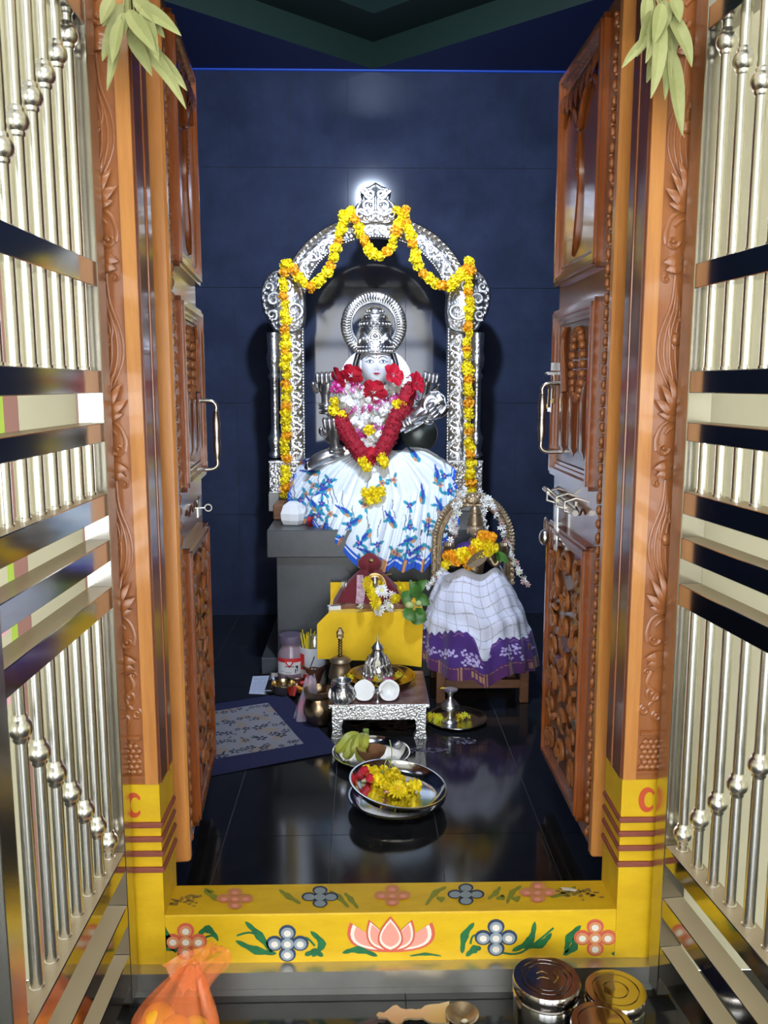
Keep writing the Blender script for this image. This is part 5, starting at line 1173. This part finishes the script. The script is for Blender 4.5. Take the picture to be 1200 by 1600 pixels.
# ================================================================== WOODEN STOOL AND SECOND STATUE
y0s = 3.30; lx0, lx1 = P(682, 1080, y0s).x, P(826, 1080, y0s).x; zs_ = .25
sto = empty('wooden_stool', ((lx0+lx1)/2, y0s+.17, 0), 'plain brown wooden stool under the smaller dressed statue', 'stool')
for a in (lx0, lx1-.036):
    for b in (y0s, y0s+.30): obj('leg', box(B(), a, a+.036, b, b+.036, 0, zs_-.03, .002), wood_plain, sto)
obj('seat', box(B(), lx0, lx1, y0s, y0s+.336, zs_-.03, zs_, .003), wood_plain, sto)
zr0, zr1 = P(750, 1076, y0s).z, P(750, 1063, y0s).z
obj('stretcher', box(B(), lx0+.036, lx1-.036, y0s+.006, y0s+.03, zr0, zr1), wood_plain, sto); obj('stretcher', box(B(), lx0+.036, lx1-.036, y0s+.306, y0s+.33, zr0, zr1), wood_plain, sto)
for a in (lx0+.005, lx1-.03): obj('stretcher', box(B(), a, a+.024, y0s+.036, y0s+.30, zr0+.03, zr1+.03), wood_plain, sto)
Y2 = 3.46; s2 = empty('small_statue', P(740, 900, Y2), 'smaller bronze statue in a round brass arch and white-purple skirt, on the wooden stool', 'statue')
cR = P(739, 850, Y2); rx = P(803, 850, Y2).x-cR.x; rz = P(739, 770, Y2).z-cR.z
bm = B(); prf = [(.76, -.012), (.76, .014), (.79, .02), (.82, .012), (.85, .020), (.88, .012), (.90, .018), (.98, .020), (1, .008), (1, -.012)]
def rp_(u, t, w):
    A0 = 2.3; L = .12
    if u < .12: return Vector((cR.x-rx*t*math.cos(.12)-.004*(1-u/.12), Y2-w, cR.z-.17*(1-u/.12)))
    if u > .88: return Vector((cR.x+rx*t*math.cos(.12)+.004*((u-.88)/.12), Y2-w, cR.z-.17*((u-.88)/.12)))
    a = math.pi*(1-(u-.12)/.76); return Vector((cR.x+rx*t*math.cos(a), Y2-w, cR.z+rz*(t if t > .9 else t)*math.sin(a)))
rows = [[bm.verts.new(rp_(i/80, t, w)) for t, w in prf] for i in range(81)]
for a, b in zip(rows, rows[1:]):
    for j in range(len(prf)-1): bm.faces.new((a[j], b[j], b[j+1], a[j+1]))
    bm.faces.new((a[-1], b[-1], b[0], a[0]))
ba = obj('brass_arch', bm, brass_pale, s2, smooth=True)
bm = B()
for i in range(60):
    u = (i+.5)/60; tube(bm, cr([rp_(u-.004, .89, .018), rp_(u+.004, .95, .024), rp_(u, 1.0, .018)], 3), .0045, 5)
for k in range(3): tube(bm, [rp_(i/60, .79+.035*k, .018) for i in range(61)], .0022, 5)
obj('arch_relief', bm, brass_pale, ba, smooth=True)
bm = B(); t0 = P(739, 778, Y2-.02)
for q in range(5): ball(bm, t0+Vector((-.034+.017*q, 0, -.012+.016*math.sin(math.pi*q/4))), .013, (1, .8, 1), 8, 6)
ball(bm, t0+Vector((0, -.012, -.008)), .016, (1.5, .7, 1), 10, 6); tube(bm, [t0+Vector((-.035, -.01, -.028)), t0+Vector((.035, -.01, -.028))], .006, 6); tube(bm, [t0+Vector((0, -.02, 0)), t0+Vector((0, -.02, -.02))], .004, 6)
obj('crest', bm, brass_pale, ba, smooth=True)
V2 = [P(740, 905, Y2-.04), P(740, 880, Y2-.04), P(740, 862, Y2-.04), P(741, 847, Y2-.04), P(742, 838, Y2-.04), P(720, 868, Y2-.04), P(708, 885, Y2-.06), P(700, 862, Y2-.06), P(764, 868, Y2-.04), P(775, 885, Y2-.06), P(785, 862, Y2-.06)]
bd = skinbody('body', V2, [(0, 1), (1, 2), (2, 3), (3, 4), (2, 5), (5, 6), (6, 7), (2, 8), (8, 9), (9, 10)], [(.06, .05), (.05, .04), (.05, .04), (.025, .025), (.02, .02), .022, .018, .013, .022, .018, .013], brass_dark, s2, 2)
bm = B(); hc2 = P(742, 827, Y2-.055); ball(bm, (0, 0, 0), 1, (1, 1, 1), 24, 18)
for v in bm.verts:
    x, y, z = v.co; f_ = max(0, -y); n_ = math.exp(-((x/.18)**2))*math.exp(-(((z+.05)/.3)**2))*f_*.2
    v.co = Vector((x*.026*(1-.25*max(0, -z)), y*.030*(1+n_), z*.038))+hc2
for sg in (-1, 1): ball(bm, hc2+Vector((sg*.010, -.027, .006)), .0045, (1.3, .5, .7), 8, 5); ball(bm, hc2+Vector((sg*.028, .002, -.003)), .008, (.6, .8, 2.1), 8, 5)
ball(bm, hc2+Vector((0, -.029, -.016)), .006, (1.3, .5, .5), 8, 5); ball(bm, hc2+Vector((0, -.030, .018)), .003, (1, .6, 1), 6, 4)
obj('head', bm, mat('polished bronze', (.55, .42, .30), .42, .5), s2, smooth=True)
bm = B(); kz2 = P(742, 788, Y2).z-P(742, 818, Y2).z; lathe(bm, hc2+Vector((0, .005, .018)), [(.034, 0), (.036, .1*kz2), (.031, .2*kz2), (.032, .35*kz2), (.027, .42*kz2), (.028, .6*kz2), (.022, .66*kz2), (.022, .8*kz2), (.015, .88*kz2), (.012, .97*kz2), (0, kz2)], 24, None, wob=.03, k=12)
obj('crown', bm, brass_dark, s2, smooth=True)
obj('fabric_top', lathe(B(), P(731, 862, Y2-.085)-Vector((0, 0, .02)), [(.06, -.02), (.055, .02), (.045, .045), (.02, .06), (0, .062)], 18, Matrix.Diagonal((1, .7, 1)), wob=.05, k=5), mat('purple cloth', (.045, .012, .15), .7), s2, smooth=True, label='purple cloth blouse')
# skirt of the second statue
cw2 = P(738, 885, Y2); zb2 = P(750, 1058, 3.22).z; xl2, xr2 = P(664, 1040, 3.22).x, P(853, 1040, 3.22).x; zt2 = cw2.z
def sk2(u, v):
    a = math.pi*(1.12-1.24*u)+math.pi; ct, stn = math.cos(a), math.sin(a)   # front half and a bit round the sides
    k = v**.8; top_r = .115; cxm = cw2.x+((xl2+xr2)/2-cw2.x)*v
    rxx = top_r+((xr2-xl2)/2-top_r)*(.25*k+.75*math.sin(k*math.pi/2)); ryy = .07+.17*math.sin(k*math.pi/2)
    ph = u*58+1.5*math.sin(u*9); am = .003+.014*v
    w_ = 1+math.sin(ph)*am*2.6+.02*math.sin(ph*.43+v*5)*v
    hem = zb2+.012*math.sin(u*13)-(.035 if .45 < u < .58 else 0)*math.sin(math.pi*(u-.45)/.13 if .45 < u < .58 else 0)
    z = zt2+.012*math.sin(u*20)*(1-v)+(hem-zt2)*v
    fold = .010*math.sin(v*22+3*math.sin(u*7))*math.exp(-((v-.5)/.2)**2)
    return Vector((cxm+rxx*w_*ct*-1, Y2-.03+ryy*(w_+fold*4)*(-abs(stn) if 0 <= (u*1.24-.12) <= 1 else abs(stn)), z+fold))
bm = grid(B(), 300, 150, sk2)
k2 = obj('skirt', bm, mat('tie dyed cloth', (.8, .8, .8), .8, attr='Col', bump=.15, bscale=400, sheen=.2), s2, smooth=True, label='white checked skirt with a purple tie-dyed border')
vv_ = np.tile(np.arange(151), 301)/150; uu_ = np.repeat(np.arange(301), 151)/300
col = np.tile(np.array([.70, .72, .86]), (len(vv_), 1)); r_ = random.Random(3)
lines = (np.abs(((vv_+.02*np.sin(uu_*11))*11) % 1-.5) > .455) | (np.abs(((uu_+.02*np.sin(vv_*9))*17) % 1-.5) > .47)
col[lines & (vv_ > .05)] = (.42, .40, .46)
bord = .60+.05*np.sin(uu_*9+1)+.012*np.sin(uu_*160)-.0*uu_+.20*np.exp(-((uu_-.50)/.035)**2)
pur = vv_ > bord; col[pur] = (.055, .014, .17); deep = vv_ > .87+.01*np.sin(uu_*40); col[deep] = (.075, .010, .10)
U_, V__ = uu_*1.0, vv_*.75
for k in range(46):
    a, b = r_.uniform(.02, .98), r_.uniform(.70, .84)*.75
    for q in range(r_.choice((3, 4, 5))):
        c_ = 2*math.pi*q/5+r_.random(); m_ = ellm(U_, V__, a+.012*math.cos(c_), b+.017*math.sin(c_), .0058, .0078)
        col[m_ & pur] = (.62, .55, .85); col[ellm(U_, V__, a+.012*math.cos(c_), b+.017*math.sin(c_), .0022, .003) & pur] = (.2, .1, .4)
gold = deep & ((np.abs((uu_*9) % 1-.5) < .07) | (np.abs(vv_-.885) < .004) | ((np.abs((uu_*3.2) % 1-.5) < .12) & (vv_ > .91) & (vv_ < .97))) & (np.sin(uu_*400) > -.4); col[gold] = (.42, .22, .10)
gold2 = pur & (np.abs(vv_-bord-.03) < .003) & (np.sin(uu_*70) > 0); col[gold2] = (.35, .14, .22)
setcol(k2.data, col)
# jasmine and marigold strands on the second statue
jg = empty('jasmine_garland', P(720, 775, Y2-.05), 'white jasmine strings hung over the round brass arch of the smaller statue', 'garland')
JL = [[(724, 766), (719, 785), (713, 805), (709, 825), (706, 845), (700, 862)], [(718, 768), (712, 790), (705, 812), (710, 835)], [(752, 768), (757, 785), (755, 805), (759, 825)], [(758, 772), (770, 790), (780, 812), (788, 835), (796, 858), (805, 880), (815, 900), (826, 916)], [(700, 880), (686, 895), (675, 912), (668, 920)]]
J2 = [star(1, pet_white, 6, w=.3, cup=.6), star(1, pet_cream, 6, w=.3, cup=.6), star(1, mat('faded pink jasmine', (.62, .36, .30), .6), 6, w=.3, cup=.6)]
for L in JL:
    n_ = 0; p = cr([P(x, y, Y2-.055-(.05 if y > 885 else 0)) for x, y in L], 10)
    thick = .011 if len(L) == 6 else .006
    acc = 0; last = p[0]
    for q in p:
        acc += (q-last).length; last = q
        while acc > .0055:
            acc -= .0055 if len(L) == 6 else .0085; n_ += 1
            inst('jasmine', J2[0 if rnd.random() < .8 else rnd.choice((1, 2))], jg, q+Vector([rnd.uniform(-thick, thick) for _ in range(3)]), rrot(rnd), .0145)
mg2 = empty('marigold_string', P(740, 880, Y2-.12), 'thick yellow and orange marigold string across the chest of the smaller statue', 'garland')
for x, y, c in ((700, 868, 1), (708, 868, 1), (697, 882, 0), (716, 866, 0), (714, 876, 1), (722, 872, 2), (732, 882, 1), (735, 872, 0), (741, 874, 2), (748, 868, 0), (738, 860, 1), (746, 858, 0), (752, 848, 2), (758, 854, 0), (764, 848, 0), (760, 838, 1), (768, 840, 1), (754, 838, 1), (770, 856, 2), (762, 862, 0), (756, 864, 2), (726, 864, 2), (730, 876, 1), (745, 850, 0)):
    inst('marigold', MG[c], mg2, P(x, y, Y2-.13), rrot(rnd), .025)
bm = B(); leafmesh(bm, P(728, 885, Y2-.15), P(766, 858, Y2-.12), .05, .1, (0, -1, 0), .3, 6); obj('dry_petal', bm, mat('dry brown leaf', (.22, .16, .10), .8), mg2)
lf2 = empty('leaf_sprig', P(785, 868, Y2-.08), 'dark green leaf sprig at the right shoulder of the smaller statue', 'leaves')
for k in range(6): obj('leaf', leafmesh(B(), P(778, 862, Y2-.08), P(778+rnd.uniform(-4, 18), 862+rnd.uniform(8, 22), Y2-.10), .028, .1), leaf_green, lf2)
for x, y in ((699, 852), (786, 852)):
    hands2 = B()
    for k in range(4): tube(hands2, cr([P(x-5+3.2*k, y+14, Y2-.06), P(x-5+3.2*k, y+3, Y2-.07), P(x-4+3*k, y-4, Y2-.085), P(x-3+2.6*k, y+2, Y2-.095)], 3), .0042, 6)
    tube(hands2, cr([P(x+7, y+14, Y2-.07), P(x+9, y+6, Y2-.08), P(x+7, y, Y2-.09)], 3), .0045, 6)
    obj('hand', hands2, brass_dark, bd, smooth=True)
# ================================================================== PLATES ON THE FLOOR
c = G(713, 1125, .004); sp_ = dish('silver_plate', (c.x, c.y, .001), .118, .012, mat('dull silver', (.55, .56, .58), .2, 1), 'round silver plate with petals on the floor right of the low table', 'plate', .004)
lc = Vector((P(703, 1133, c.y-.01).x, c.y-.012, .005)); hl = P(703, 1077, lc.y).z-.005
bm = B(); lathe(bm, lc, [(0, 0), (.034, 0), (.030, .006), (.012, .014), (.008, .03*1), (.009, .28*hl), (.014, .34*hl), (.034, .42*hl), (.036, .50*hl), (.026, .60*hl), (.012, .70*hl), (.009, .8*hl), (.013, .9*hl), (.027, .97*hl), (.028, hl), (.022, .97*hl), (0, .93*hl)], 28)
obj('lamp_stand', bm, silver_fine, smooth=True, label='turned silver lamp stand in the plate beside the wooden stool', cat='lamp')
clump('flower_heap', (lc.x-.062, lc.y+.006, .006), .036, .026, .03, 34, 'heap of yellow petals left of the silver lamp stand', lime=.6, seed=6)
clump('flower_heap', (lc.x+.052, lc.y+.012, .006), .032, .02, .015, 12, 'loose yellow petals right of the silver lamp stand', lime=.6, seed=7)
obj('flower_petal', leafmesh(B(), lc+Vector((-.04, 0, hl+.002)), lc+Vector((-.015, 0, hl+.003)), .012, .05, (0, 0, 1)), marig_y, label='yellow petal on the rim of the silver lamp stand', cat='petal')
# plate with bananas and coconut shell
c = G(580, 1184, .004); bp_ = dish('steel_plate', (c.x, c.y, .001), .136, .024, silver_fine if False else mat('polished steel', (.70, .70, .70), .12, 1), 'steel plate holding bananas and a coconut shell', 'plate', .004)
bn = empty('banana_bunch', (c.x-.06, c.y+.03, .03), 'small bunch of green-yellow bananas on the steel plate', 'bananas')
bsk = mat('unripe banana skin', (.50, .50, .08), .4, var=.3, vscale=15, col2=(.36, .42, .06)); stem0 = P(571, 1146, c.y+.05); bst = mat('banana stem', (.20, .32, .05), .6)
for k, (x, y, mx_, my_) in enumerate(((526, 1172, 545, 1152), (540, 1182, 552, 1160), (552, 1172, 560, 1156), (568, 1165, 570, 1155), (562, 1184, 566, 1168))):
    e = P(x, y, c.y+.0-.01*k); m_ = P(mx_, my_, c.y+.02-.012*k); pth = cr([stem0, stem0.lerp(m_, .45), m_, e.lerp(m_, .35)+Vector((0, -.01, 0)), e], 6)
    N = len(pth); rr = [.006+.014*math.sin(math.pi*min(1, max(0, (i/N-.18)/.86)))**.55 if i/N > .2 else .006 for i in range(N)]
    b_ = obj('banana', tube(B(), pth, rr, 6), bsk, bn, smooth=True); obj('banana_tip', tube(B(), [e, e+(pth[-1]-pth[-3]).normalized()*.006], .003, 5), mat('black tip', (.03, .025, .01), .8), b_)
obj('stem_crown', box(B(), stem0.x-.009, stem0.x+.012, stem0.y-.01, stem0.y+.01, stem0.z-.012, stem0.z+.016, .003), bst, bn)
cc_ = Vector((P(580, 1198, c.y-.05).x, c.y-.05, .056)); bm = B(); Mx = Matrix.Rotation(R(-6), 3, 'X')
lathe(bm, cc_, [(0, -.040), (.026, -.034), (.046, -.012), (.052, .006), (.048, .006), (.036, -.008), (.02, -.024), (0, -.028)], 30, Mx, wob=.02, k=7); obj('coconut_shell', bm, mat('fibrous shell', (.34, .16, .07), .85, bump=.8, bscale=45, stretch=(8, 8, 1)), smooth=True, label='upturned brown half coconut shell at the front of the steel plate', cat='coconut')
bm = B()
for k in range(170):
    a, q = rnd.uniform(-.9, .7), rnd.uniform(.02, .055); p = Vector((cc_.x+.035+q*math.cos(a), cc_.y+.03+q*math.sin(a)*.8, .006+rnd.uniform(0, .004))); ball(bm, p, .0035, (1, .5, .4), 5, 3)
obj('rice_grains', bm, pet_white, kind='stuff', label='scatter of white rice on the right side of the steel plate', cat='rice')
# two stacked plates at the front
c = G(620, 1256, .004); dish('lower_plate', (c.x, c.y, .001), .150, .03, MATS['polished steel'], 'lower polished steel plate under the tilted flower plate', 'plate', .006)
ct_ = Vector((P(620, 1240, c.y-.0).x, c.y, .052)); Mt = Matrix.Rotation(R(7), 3, 'Y') @ Matrix.Rotation(R(2), 3, 'X')
up = dish('tilted_plate', ct_+Vector((0, 0, -.01)), .152, .028, MATS['polished steel'], 'tilted steel plate of yellow flowers resting on another plate', 'plate', .006, Mt)
def onp(x, y, h=.012):
    q = G(x, y, .055); return Vector((q.x, q.y, ct_.z-.006-math.sin(R(7))*(q.x-ct_.x)+math.sin(R(2))*(q.y-ct_.y)+h))
k = 0
for x, y, s in ((573, 1212, .020), (585, 1214, .022), (598, 1212, .022), (608, 1220, .024), (590, 1224, .022), (603, 1230, .022), (616, 1213, .021), (624, 1222, .024), (630, 1236, .027), (612, 1236, .022), (580, 1222, .018)):
    k += 1; inst('marigold', MG[2 if k % 2 else 0], None, onp(x, y, .014), rrot(rnd), s, label='yellow marigold of tilted plate heap, '+('beside the lower rosebud', 'second from the left in the back row', 'third from the left in the back row', 'in the middle of the heap near the long stem', 'in the second row behind the front petals', 'left of the large front flower, middle row', 'at the foot of the long upright stem', 'right behind the curled stem', 'rightmost of the heap', 'directly left of the large face-up flower', 'second row, just right of the rosebuds')[k-1], cat='flower', group='marigold heap on the tilted plate')
inst('chrysanthemum', DY, None, onp(621, 1238, .02), (R(40), .2, 0), .032, label='largest yellow flower, face up at the front of the tilted plate heap', cat='flower')
inst('marigold', MG[2], None, onp(648, 1229, .018), (1, 0, 0), .024, label='single deep yellow marigold apart at the right of the tilted plate', cat='flower')
for i, (x, y) in enumerate(((568, 1214), (576, 1224))):
    e = empty('rosebud', onp(x, y, .012), ('upper' if i == 0 else 'lower')+' red rosebud at the left of the tilted plate', 'flower', 'rosebuds on the tilted plate')
    bm = B(); lathe(bm, e.location, [(0, -.012), (.010, -.006), (.015, .004), (.012, .014), (.006, .018), (0, .012)], 12, Matrix.Rotation(R(60), 3, 'Y'), wob=.1, k=5); obj('petals', bm, pet_red, e, smooth=True)
    obj('sepal', tube(B(), [e.location+Vector((-.010, 0, -.004)), e.location+Vector((-.022, -.004, -.006))], [.007, .003], 6), mat('pale sepal', (.45, .48, .30), .6), e)
lp = B()
for i in range(26):
    x, y = rnd.uniform(575, 645), rnd.uniform(1238, 1266); p = onp(x, y, .006); leafmesh(lp, p, p+Vector((rnd.uniform(-.012, .012), rnd.uniform(-.012, .012), .002)), .006, .1, (0, 0, 1), .3, 4)
obj('loose_petals', lp, marig_y, label='loose yellow petals scattered on the bare part of the tilted plate', cat='petals', kind='stuff')
for i, (a, b, c_) in enumerate(((onp(608, 1210, .02), onp(612, 1200, .05), onp(609, 1190, .075)), (onp(598, 1215, .02), onp(605, 1206, .045), onp(614, 1212, .03)))):
    e = empty('flower_bud', a, ('upright' if i == 0 else 'curled')+' green flower stem standing in the heap on the tilted plate', 'flower')
    obj('stem', tube(B(), cr([a, b, c_], 6), .0018, 5), leaf_dry, e); obj('calyx', ball(B(), a, .007, (1, 1, .8), 8, 6), leaf_dry, e, smooth=True)
inst('pink_bud', SMW[1], None, onp(604, 1239, .008), (0, 0, 0), .010, label='tiny pink bud on the bare part of the tilted plate', cat='flower')
# chalk marks on the floor
ck = mat('lilac chalk', (.40, .36, .55), .9, var=.7, vscale=120, col2=(.05, .05, .07))
for x0, x1, y_, h_, lb in ((484, 520, 1173, 3, 'pale lilac chalk mark on the floor left of the banana plate'), (641, 700, 1172, 3.5, 'pale lilac chalk mark on the floor right of the banana plate'), (700, 742, 1158, 5, 'white powder smear on floor in front of the silver plate')):
    bm = B()
    for k in range(90):
        x, y = rnd.uniform(x0, x1), y_+rnd.gauss(0, h_*.5); p = G(x, y, .0006); r = rnd.uniform(.002, .005)
        bm.faces.new([bm.verts.new(p+Vector((r*math.cos(a)*1.5, r*math.sin(a), 0))) for a in (0, 1.1, 2.3, 3.3, 4.4, 5.4)])
    obj('chalk_mark', bm, ck, label=lb, cat='chalk mark', kind='stuff')
sp2 = B()
for k in range(60):
    p = G(rnd.uniform(550, 655), rnd.uniform(1118, 1142), .0006); r = rnd.uniform(.008, .02); sp2.faces.new([sp2.verts.new(p+Vector((r*math.cos(a)*1.6, r*math.sin(a), 0))) for a in (0, 1, 2, 3, 4, 5.2)])
obj('red_powder_patch', sp2, mat('brown red powder', (.09, .03, .028), .95, var=.6, vscale=90), label='brownish red powder spread on the floor under the low table', cat='powder', kind='stuff')
# ================================================================== HALL SIDE: tins, ladle, bag, dry leaves
def tin(name, x, y, zl, r, label, grooves):
    q = G(x, y, zl); e = empty(name, (q.x, q.y, -.1), label, 'container', 'round steel containers at the bottom right'); H = zl+.1; st_ = mat('shiny tin steel', (.62, .61, .60), .14, 1); c = Vector((q.x, q.y, -.1))
    obj('tin_body', lathe(B(), c, [(0, 0), (r*.85, 0), (r*.93, .012), (r*.96, H*.5), (r*.95, H*.72), (r*.90, H*.78)], 48), st_, e, smooth=True)
    prf = [(r*.92, H*.70), (r*.985, H*.72), (r*.99, H*.74), (r*.96, H*.76), (r*.98, H*.82), (r*1.0, H*.86), (r, H*.95), (r*.96, H), (r*.90, H*1.0)]
    for g_ in grooves: prf += [(r*(g_+.035), H), (r*(g_+.02), H-.003), (r*g_, H-.003), (r*(g_-.015), H)]
    prf.append((0, H+.001))
    lid = obj('lid', lathe(B(), c, prf, 56), mat('lid steel', (.50, .46, .45), .10, 1), e, smooth=True)
    return e, c, H, lid
tin('steel_tin', 962, 1546, .0, .066, 'middle-sized steel tin at the far bottom right with a plain round lid', (.72, .38))
e, c, H, lid = tin('steel_tin', 854, 1527, .02, .073, 'largest steel tin with an engraved lid, leftmost of the three tins', (.74, .58))
bm = B(); c_ = c+Vector((0, 0, H+.0005))
tube(bm, cr([c_+Vector((-.02, .012, 0)), c_+Vector((-.006, .018, 0)), c_+Vector((.004, .010, 0))], 4), .0012, 5); tube(bm, cr([c_+Vector((-.022, -.006, 0)), c_+Vector((-.01, .0, 0)), c_+Vector((.004, -.006, 0))], 4), .0012, 5); tube(bm, cr([c_+Vector((.018, .015, 0)), c_+Vector((.024, -.002, 0)), c_+Vector((.012, -.018, 0))], 4), .0012, 5)
obj('lid_engraving', bm, brass, lid, smooth=True)
tin('steel_tin', 940, 1598, .01, .062, 'nearest steel tin, cut by the bottom edge of the photo', (.74,))
# brass ladle lamp
ld = empty('brass_ladle', G(665, 1585, -.09), 'flat ornate brass ladle with a scalloped handle and round bowl on the hall floor', 'ladle')
up1 = [(588, 1587), (592, 1583), (600, 1584), (608, 1578), (614, 1573), (620, 1572), (626, 1577), (634, 1579), (642, 1578), (650, 1579), (658, 1578), (664, 1573), (672, 1571), (686, 1570), (702, 1566)]
dn1 = [(702, 1600), (690, 1600), (676, 1600), (668, 1597), (660, 1592), (650, 1593), (640, 1592), (632, 1594), (628, 1600), (620, 1602), (612, 1599), (604, 1592), (597, 1591), (591, 1591)]
bm = B(); pts_ = [G(x, y, -.088) for x, y in up1+dn1]; prism(bm, [(p.x, p.y) for p in pts_][::-1], lambda s, t, d: Vector((s, t, -.090+d)), .005); bmesh.ops.triangulate(bm, faces=bm.faces); bmesh.ops.recalc_face_normals(bm, faces=bm.faces)
obj('handle', bm, mat('flat pale brass', (.58, .46, .27), .35, .8), ld)
q = G(722, 1584, -.08); bm = B(); lathe(bm, (q.x, q.y, -.098), [(0, 0), (.015, .0), (.028, .008), (.035, .018), (.037, .020), (.034, .019), (.026, .010), (0, .004)], 30); obj('bowl', bm, brass_dark, ld, smooth=True)
bm = B(); ball(bm, (q.x+.004, q.y-.012, -.088), .006, (1.4, 1, .7), 8, 6); obj('camphor_lump', bm, pet_cream, label='small pale lump in the bowl of the brass ladle', cat='lump')
# orange carrier bag
bc = G(270, 1560, .0); bc = Vector((P(268, 1590, 1.58).x, 1.58, -.1))
bg_ = empty('carrier_bag', bc, 'orange translucent plastic carrier bag of yellow and orange fruit at the bottom left', 'bag')
tk = P(300, 1505, 1.62)-bc
def bagf2(u, v):
    a = 2*math.pi*u; k = math.sin(min(1, v*1.6)*math.pi/2); r = .098*(1-max(0, (v-.35)/.65)**1.05*.86)*(.6+.4*k)
    r *= 1+(.05+.10*v)*math.sin(7*a+3*v)+.03*math.sin(13*a+8*v)
    cx = tk.x*max(0, (v-.3)/.7)**1.2; cy = tk.y*max(0, (v-.3)/.7)
    return bc+Vector((cx+r*math.cos(a), cy+r*math.sin(a)*.85, .002+tk.z*v))
film = mat('orange film', (.95, .24, .07), .22, alpha=.46, trans=.0, spec=.6)
obj('bag_skin', grid(B(), 110, 50, bagf2, True), film, bg_, smooth=True)
N3 = cr([P(300, 1508, 1.62), P(316, 1494, 1.62), P(330, 1484, 1.625), P(335, 1476, 1.63)], 5)
def ribbon(pts, w, nm):
    bm = B(); rows = []
    for i, p in enumerate(pts):
        t = (pts[min(i+1, len(pts)-1)]-pts[max(0, i-1)]).normalized(); s = t.cross(Vector((0, -1, 0))).normalized(); ww = w(i/(len(pts)-1))
        rows.append([bm.verts.new(p+s*ww*(j/6*2-1)+Vector((0, .006*math.sin(j*1.8+i*.3), 0))) for j in range(7)])
    for a, b in zip(rows, rows[1:]):
        for j in range(6): bm.faces.new((a[j], a[j+1], b[j+1], b[j]))
    return obj(nm, bm, film, bg_, smooth=True)
ribbon(cr([P(270, 1530, 1.60), P(298, 1508, 1.61), P(320, 1490, 1.62), P(335, 1474, 1.63)], 6), lambda t: .03*(1-t)+.008, 'bag_handle')
ribbon(cr([P(300, 1545, 1.60), P(318, 1525, 1.60), P(340, 1508, 1.60), P(351, 1494, 1.60), P(345, 1483, 1.61), P(330, 1487, 1.62)], 6), lambda t: .022*(1-t)+.007, 'bag_handle')
om_ = mat('orange peel', (.92, .42, .02), .45, bump=.2, bscale=120)
for k, (dx, dy, dz, m) in enumerate(((-.045, -.01, .04, om_), (.03, -.02, .04, marig_y), (-.01, .03, .04, om_), (-.03, 0, .095, om_), (.045, .02, .05, marig_y), (.012, -.03, .085, om_))):
    bm = B(); ball(bm, bc+Vector((dx*.9, dy*.8, dz)), .034, (1, 1, .95), 14, 10)
    obj('fruit', bm, m, smooth=True, label=('orange fruit low at the left in the orange bag', 'yellow fruit low at the right front in the orange bag', 'orange fruit at the back of the orange bag', 'orange fruit high at the left in the orange bag', 'yellow fruit at the right edge in the orange bag', 'topmost front orange fruit in the orange bag')[k], cat='fruit', group=('orange' if m is om_ else 'yellow')+' fruit inside the carrier bag')
# hanging dried mango leaves
def bunch(leaves, Y, label):
    q = P(*leaves[0][0], Y); e = empty('leaf_bunch', q, label, 'leaves')
    for k, (b, t, w_, bd) in enumerate(leaves):
        yy = Y-.012*(k % 5); obj('leaf', leafmesh(B(), P(*b, yy), P(*t, yy-.015), w_*.78, .02+bd*.4, (0, -1, 0), .55, 10, .04*bd*3), leaf_dry, e, smooth=True)
        obj('stalk', tube(B(), [P(*b, yy), P((b[0]+leaves[0][0][0])/2, -12, Y)], .0014, 5), leaf_dry, e)
    return e
LL = [((200, 10), (160, 42), .030, .1), ((194, 12), (160, 96), .034, -.05), ((196, 22), (168, 143), .026, .1), ((198, 20), (188, 62), .03, .0), ((200, 15), (245, 85), .036, .1), ((205, 30), (292, 172), .034, .15), ((212, 40), (268, 115), .03, -.1),
      ((214, 8), (258, 60), .03, .1), ((208, 0), (284, 57), .034, .1), ((222, 12), (248, 95), .034, -.1), ((232, 70), (293, 143), .030, .12), ((202, 45), (238, 120), .032, .1), ((216, -5), (250, 45), .03, .1), ((178, -6), (158, 38), .03, .0), ((190, 30), (176, 100), .028, .05)]
bunch(LL, 1.735, 'bunch of dry green mango leaves hanging at the top of the left jamb')
RL = [((1012, -8), (1003, 50), .030, .05), ((1022, 15), (994, 90), .034, .1), ((1016, 50), (972, 106), .022, -.1), ((1030, 10), (1008, 100), .032, .1), ((1036, 30), (1016, 155), .034, .08), ((1040, 20), (1038, 158), .030, .05), ((1046, 70), (1066, 212), .036, -.05), ((1045, 15), (1080, 106), .034, .1),
      ((1050, -8), (1062, 35), .03, .0), ((1034, 5), (1020, 70), .034, .05), ((1044, 25), (1052, 90), .034, .05), ((1030, 60), (1010, 130), .03, .0), ((1040, 0), (1030, 60), .036, .0)]
bunch(RL, 1.735, 'bunch of dry green mango leaves hanging at the top of the right jamb')
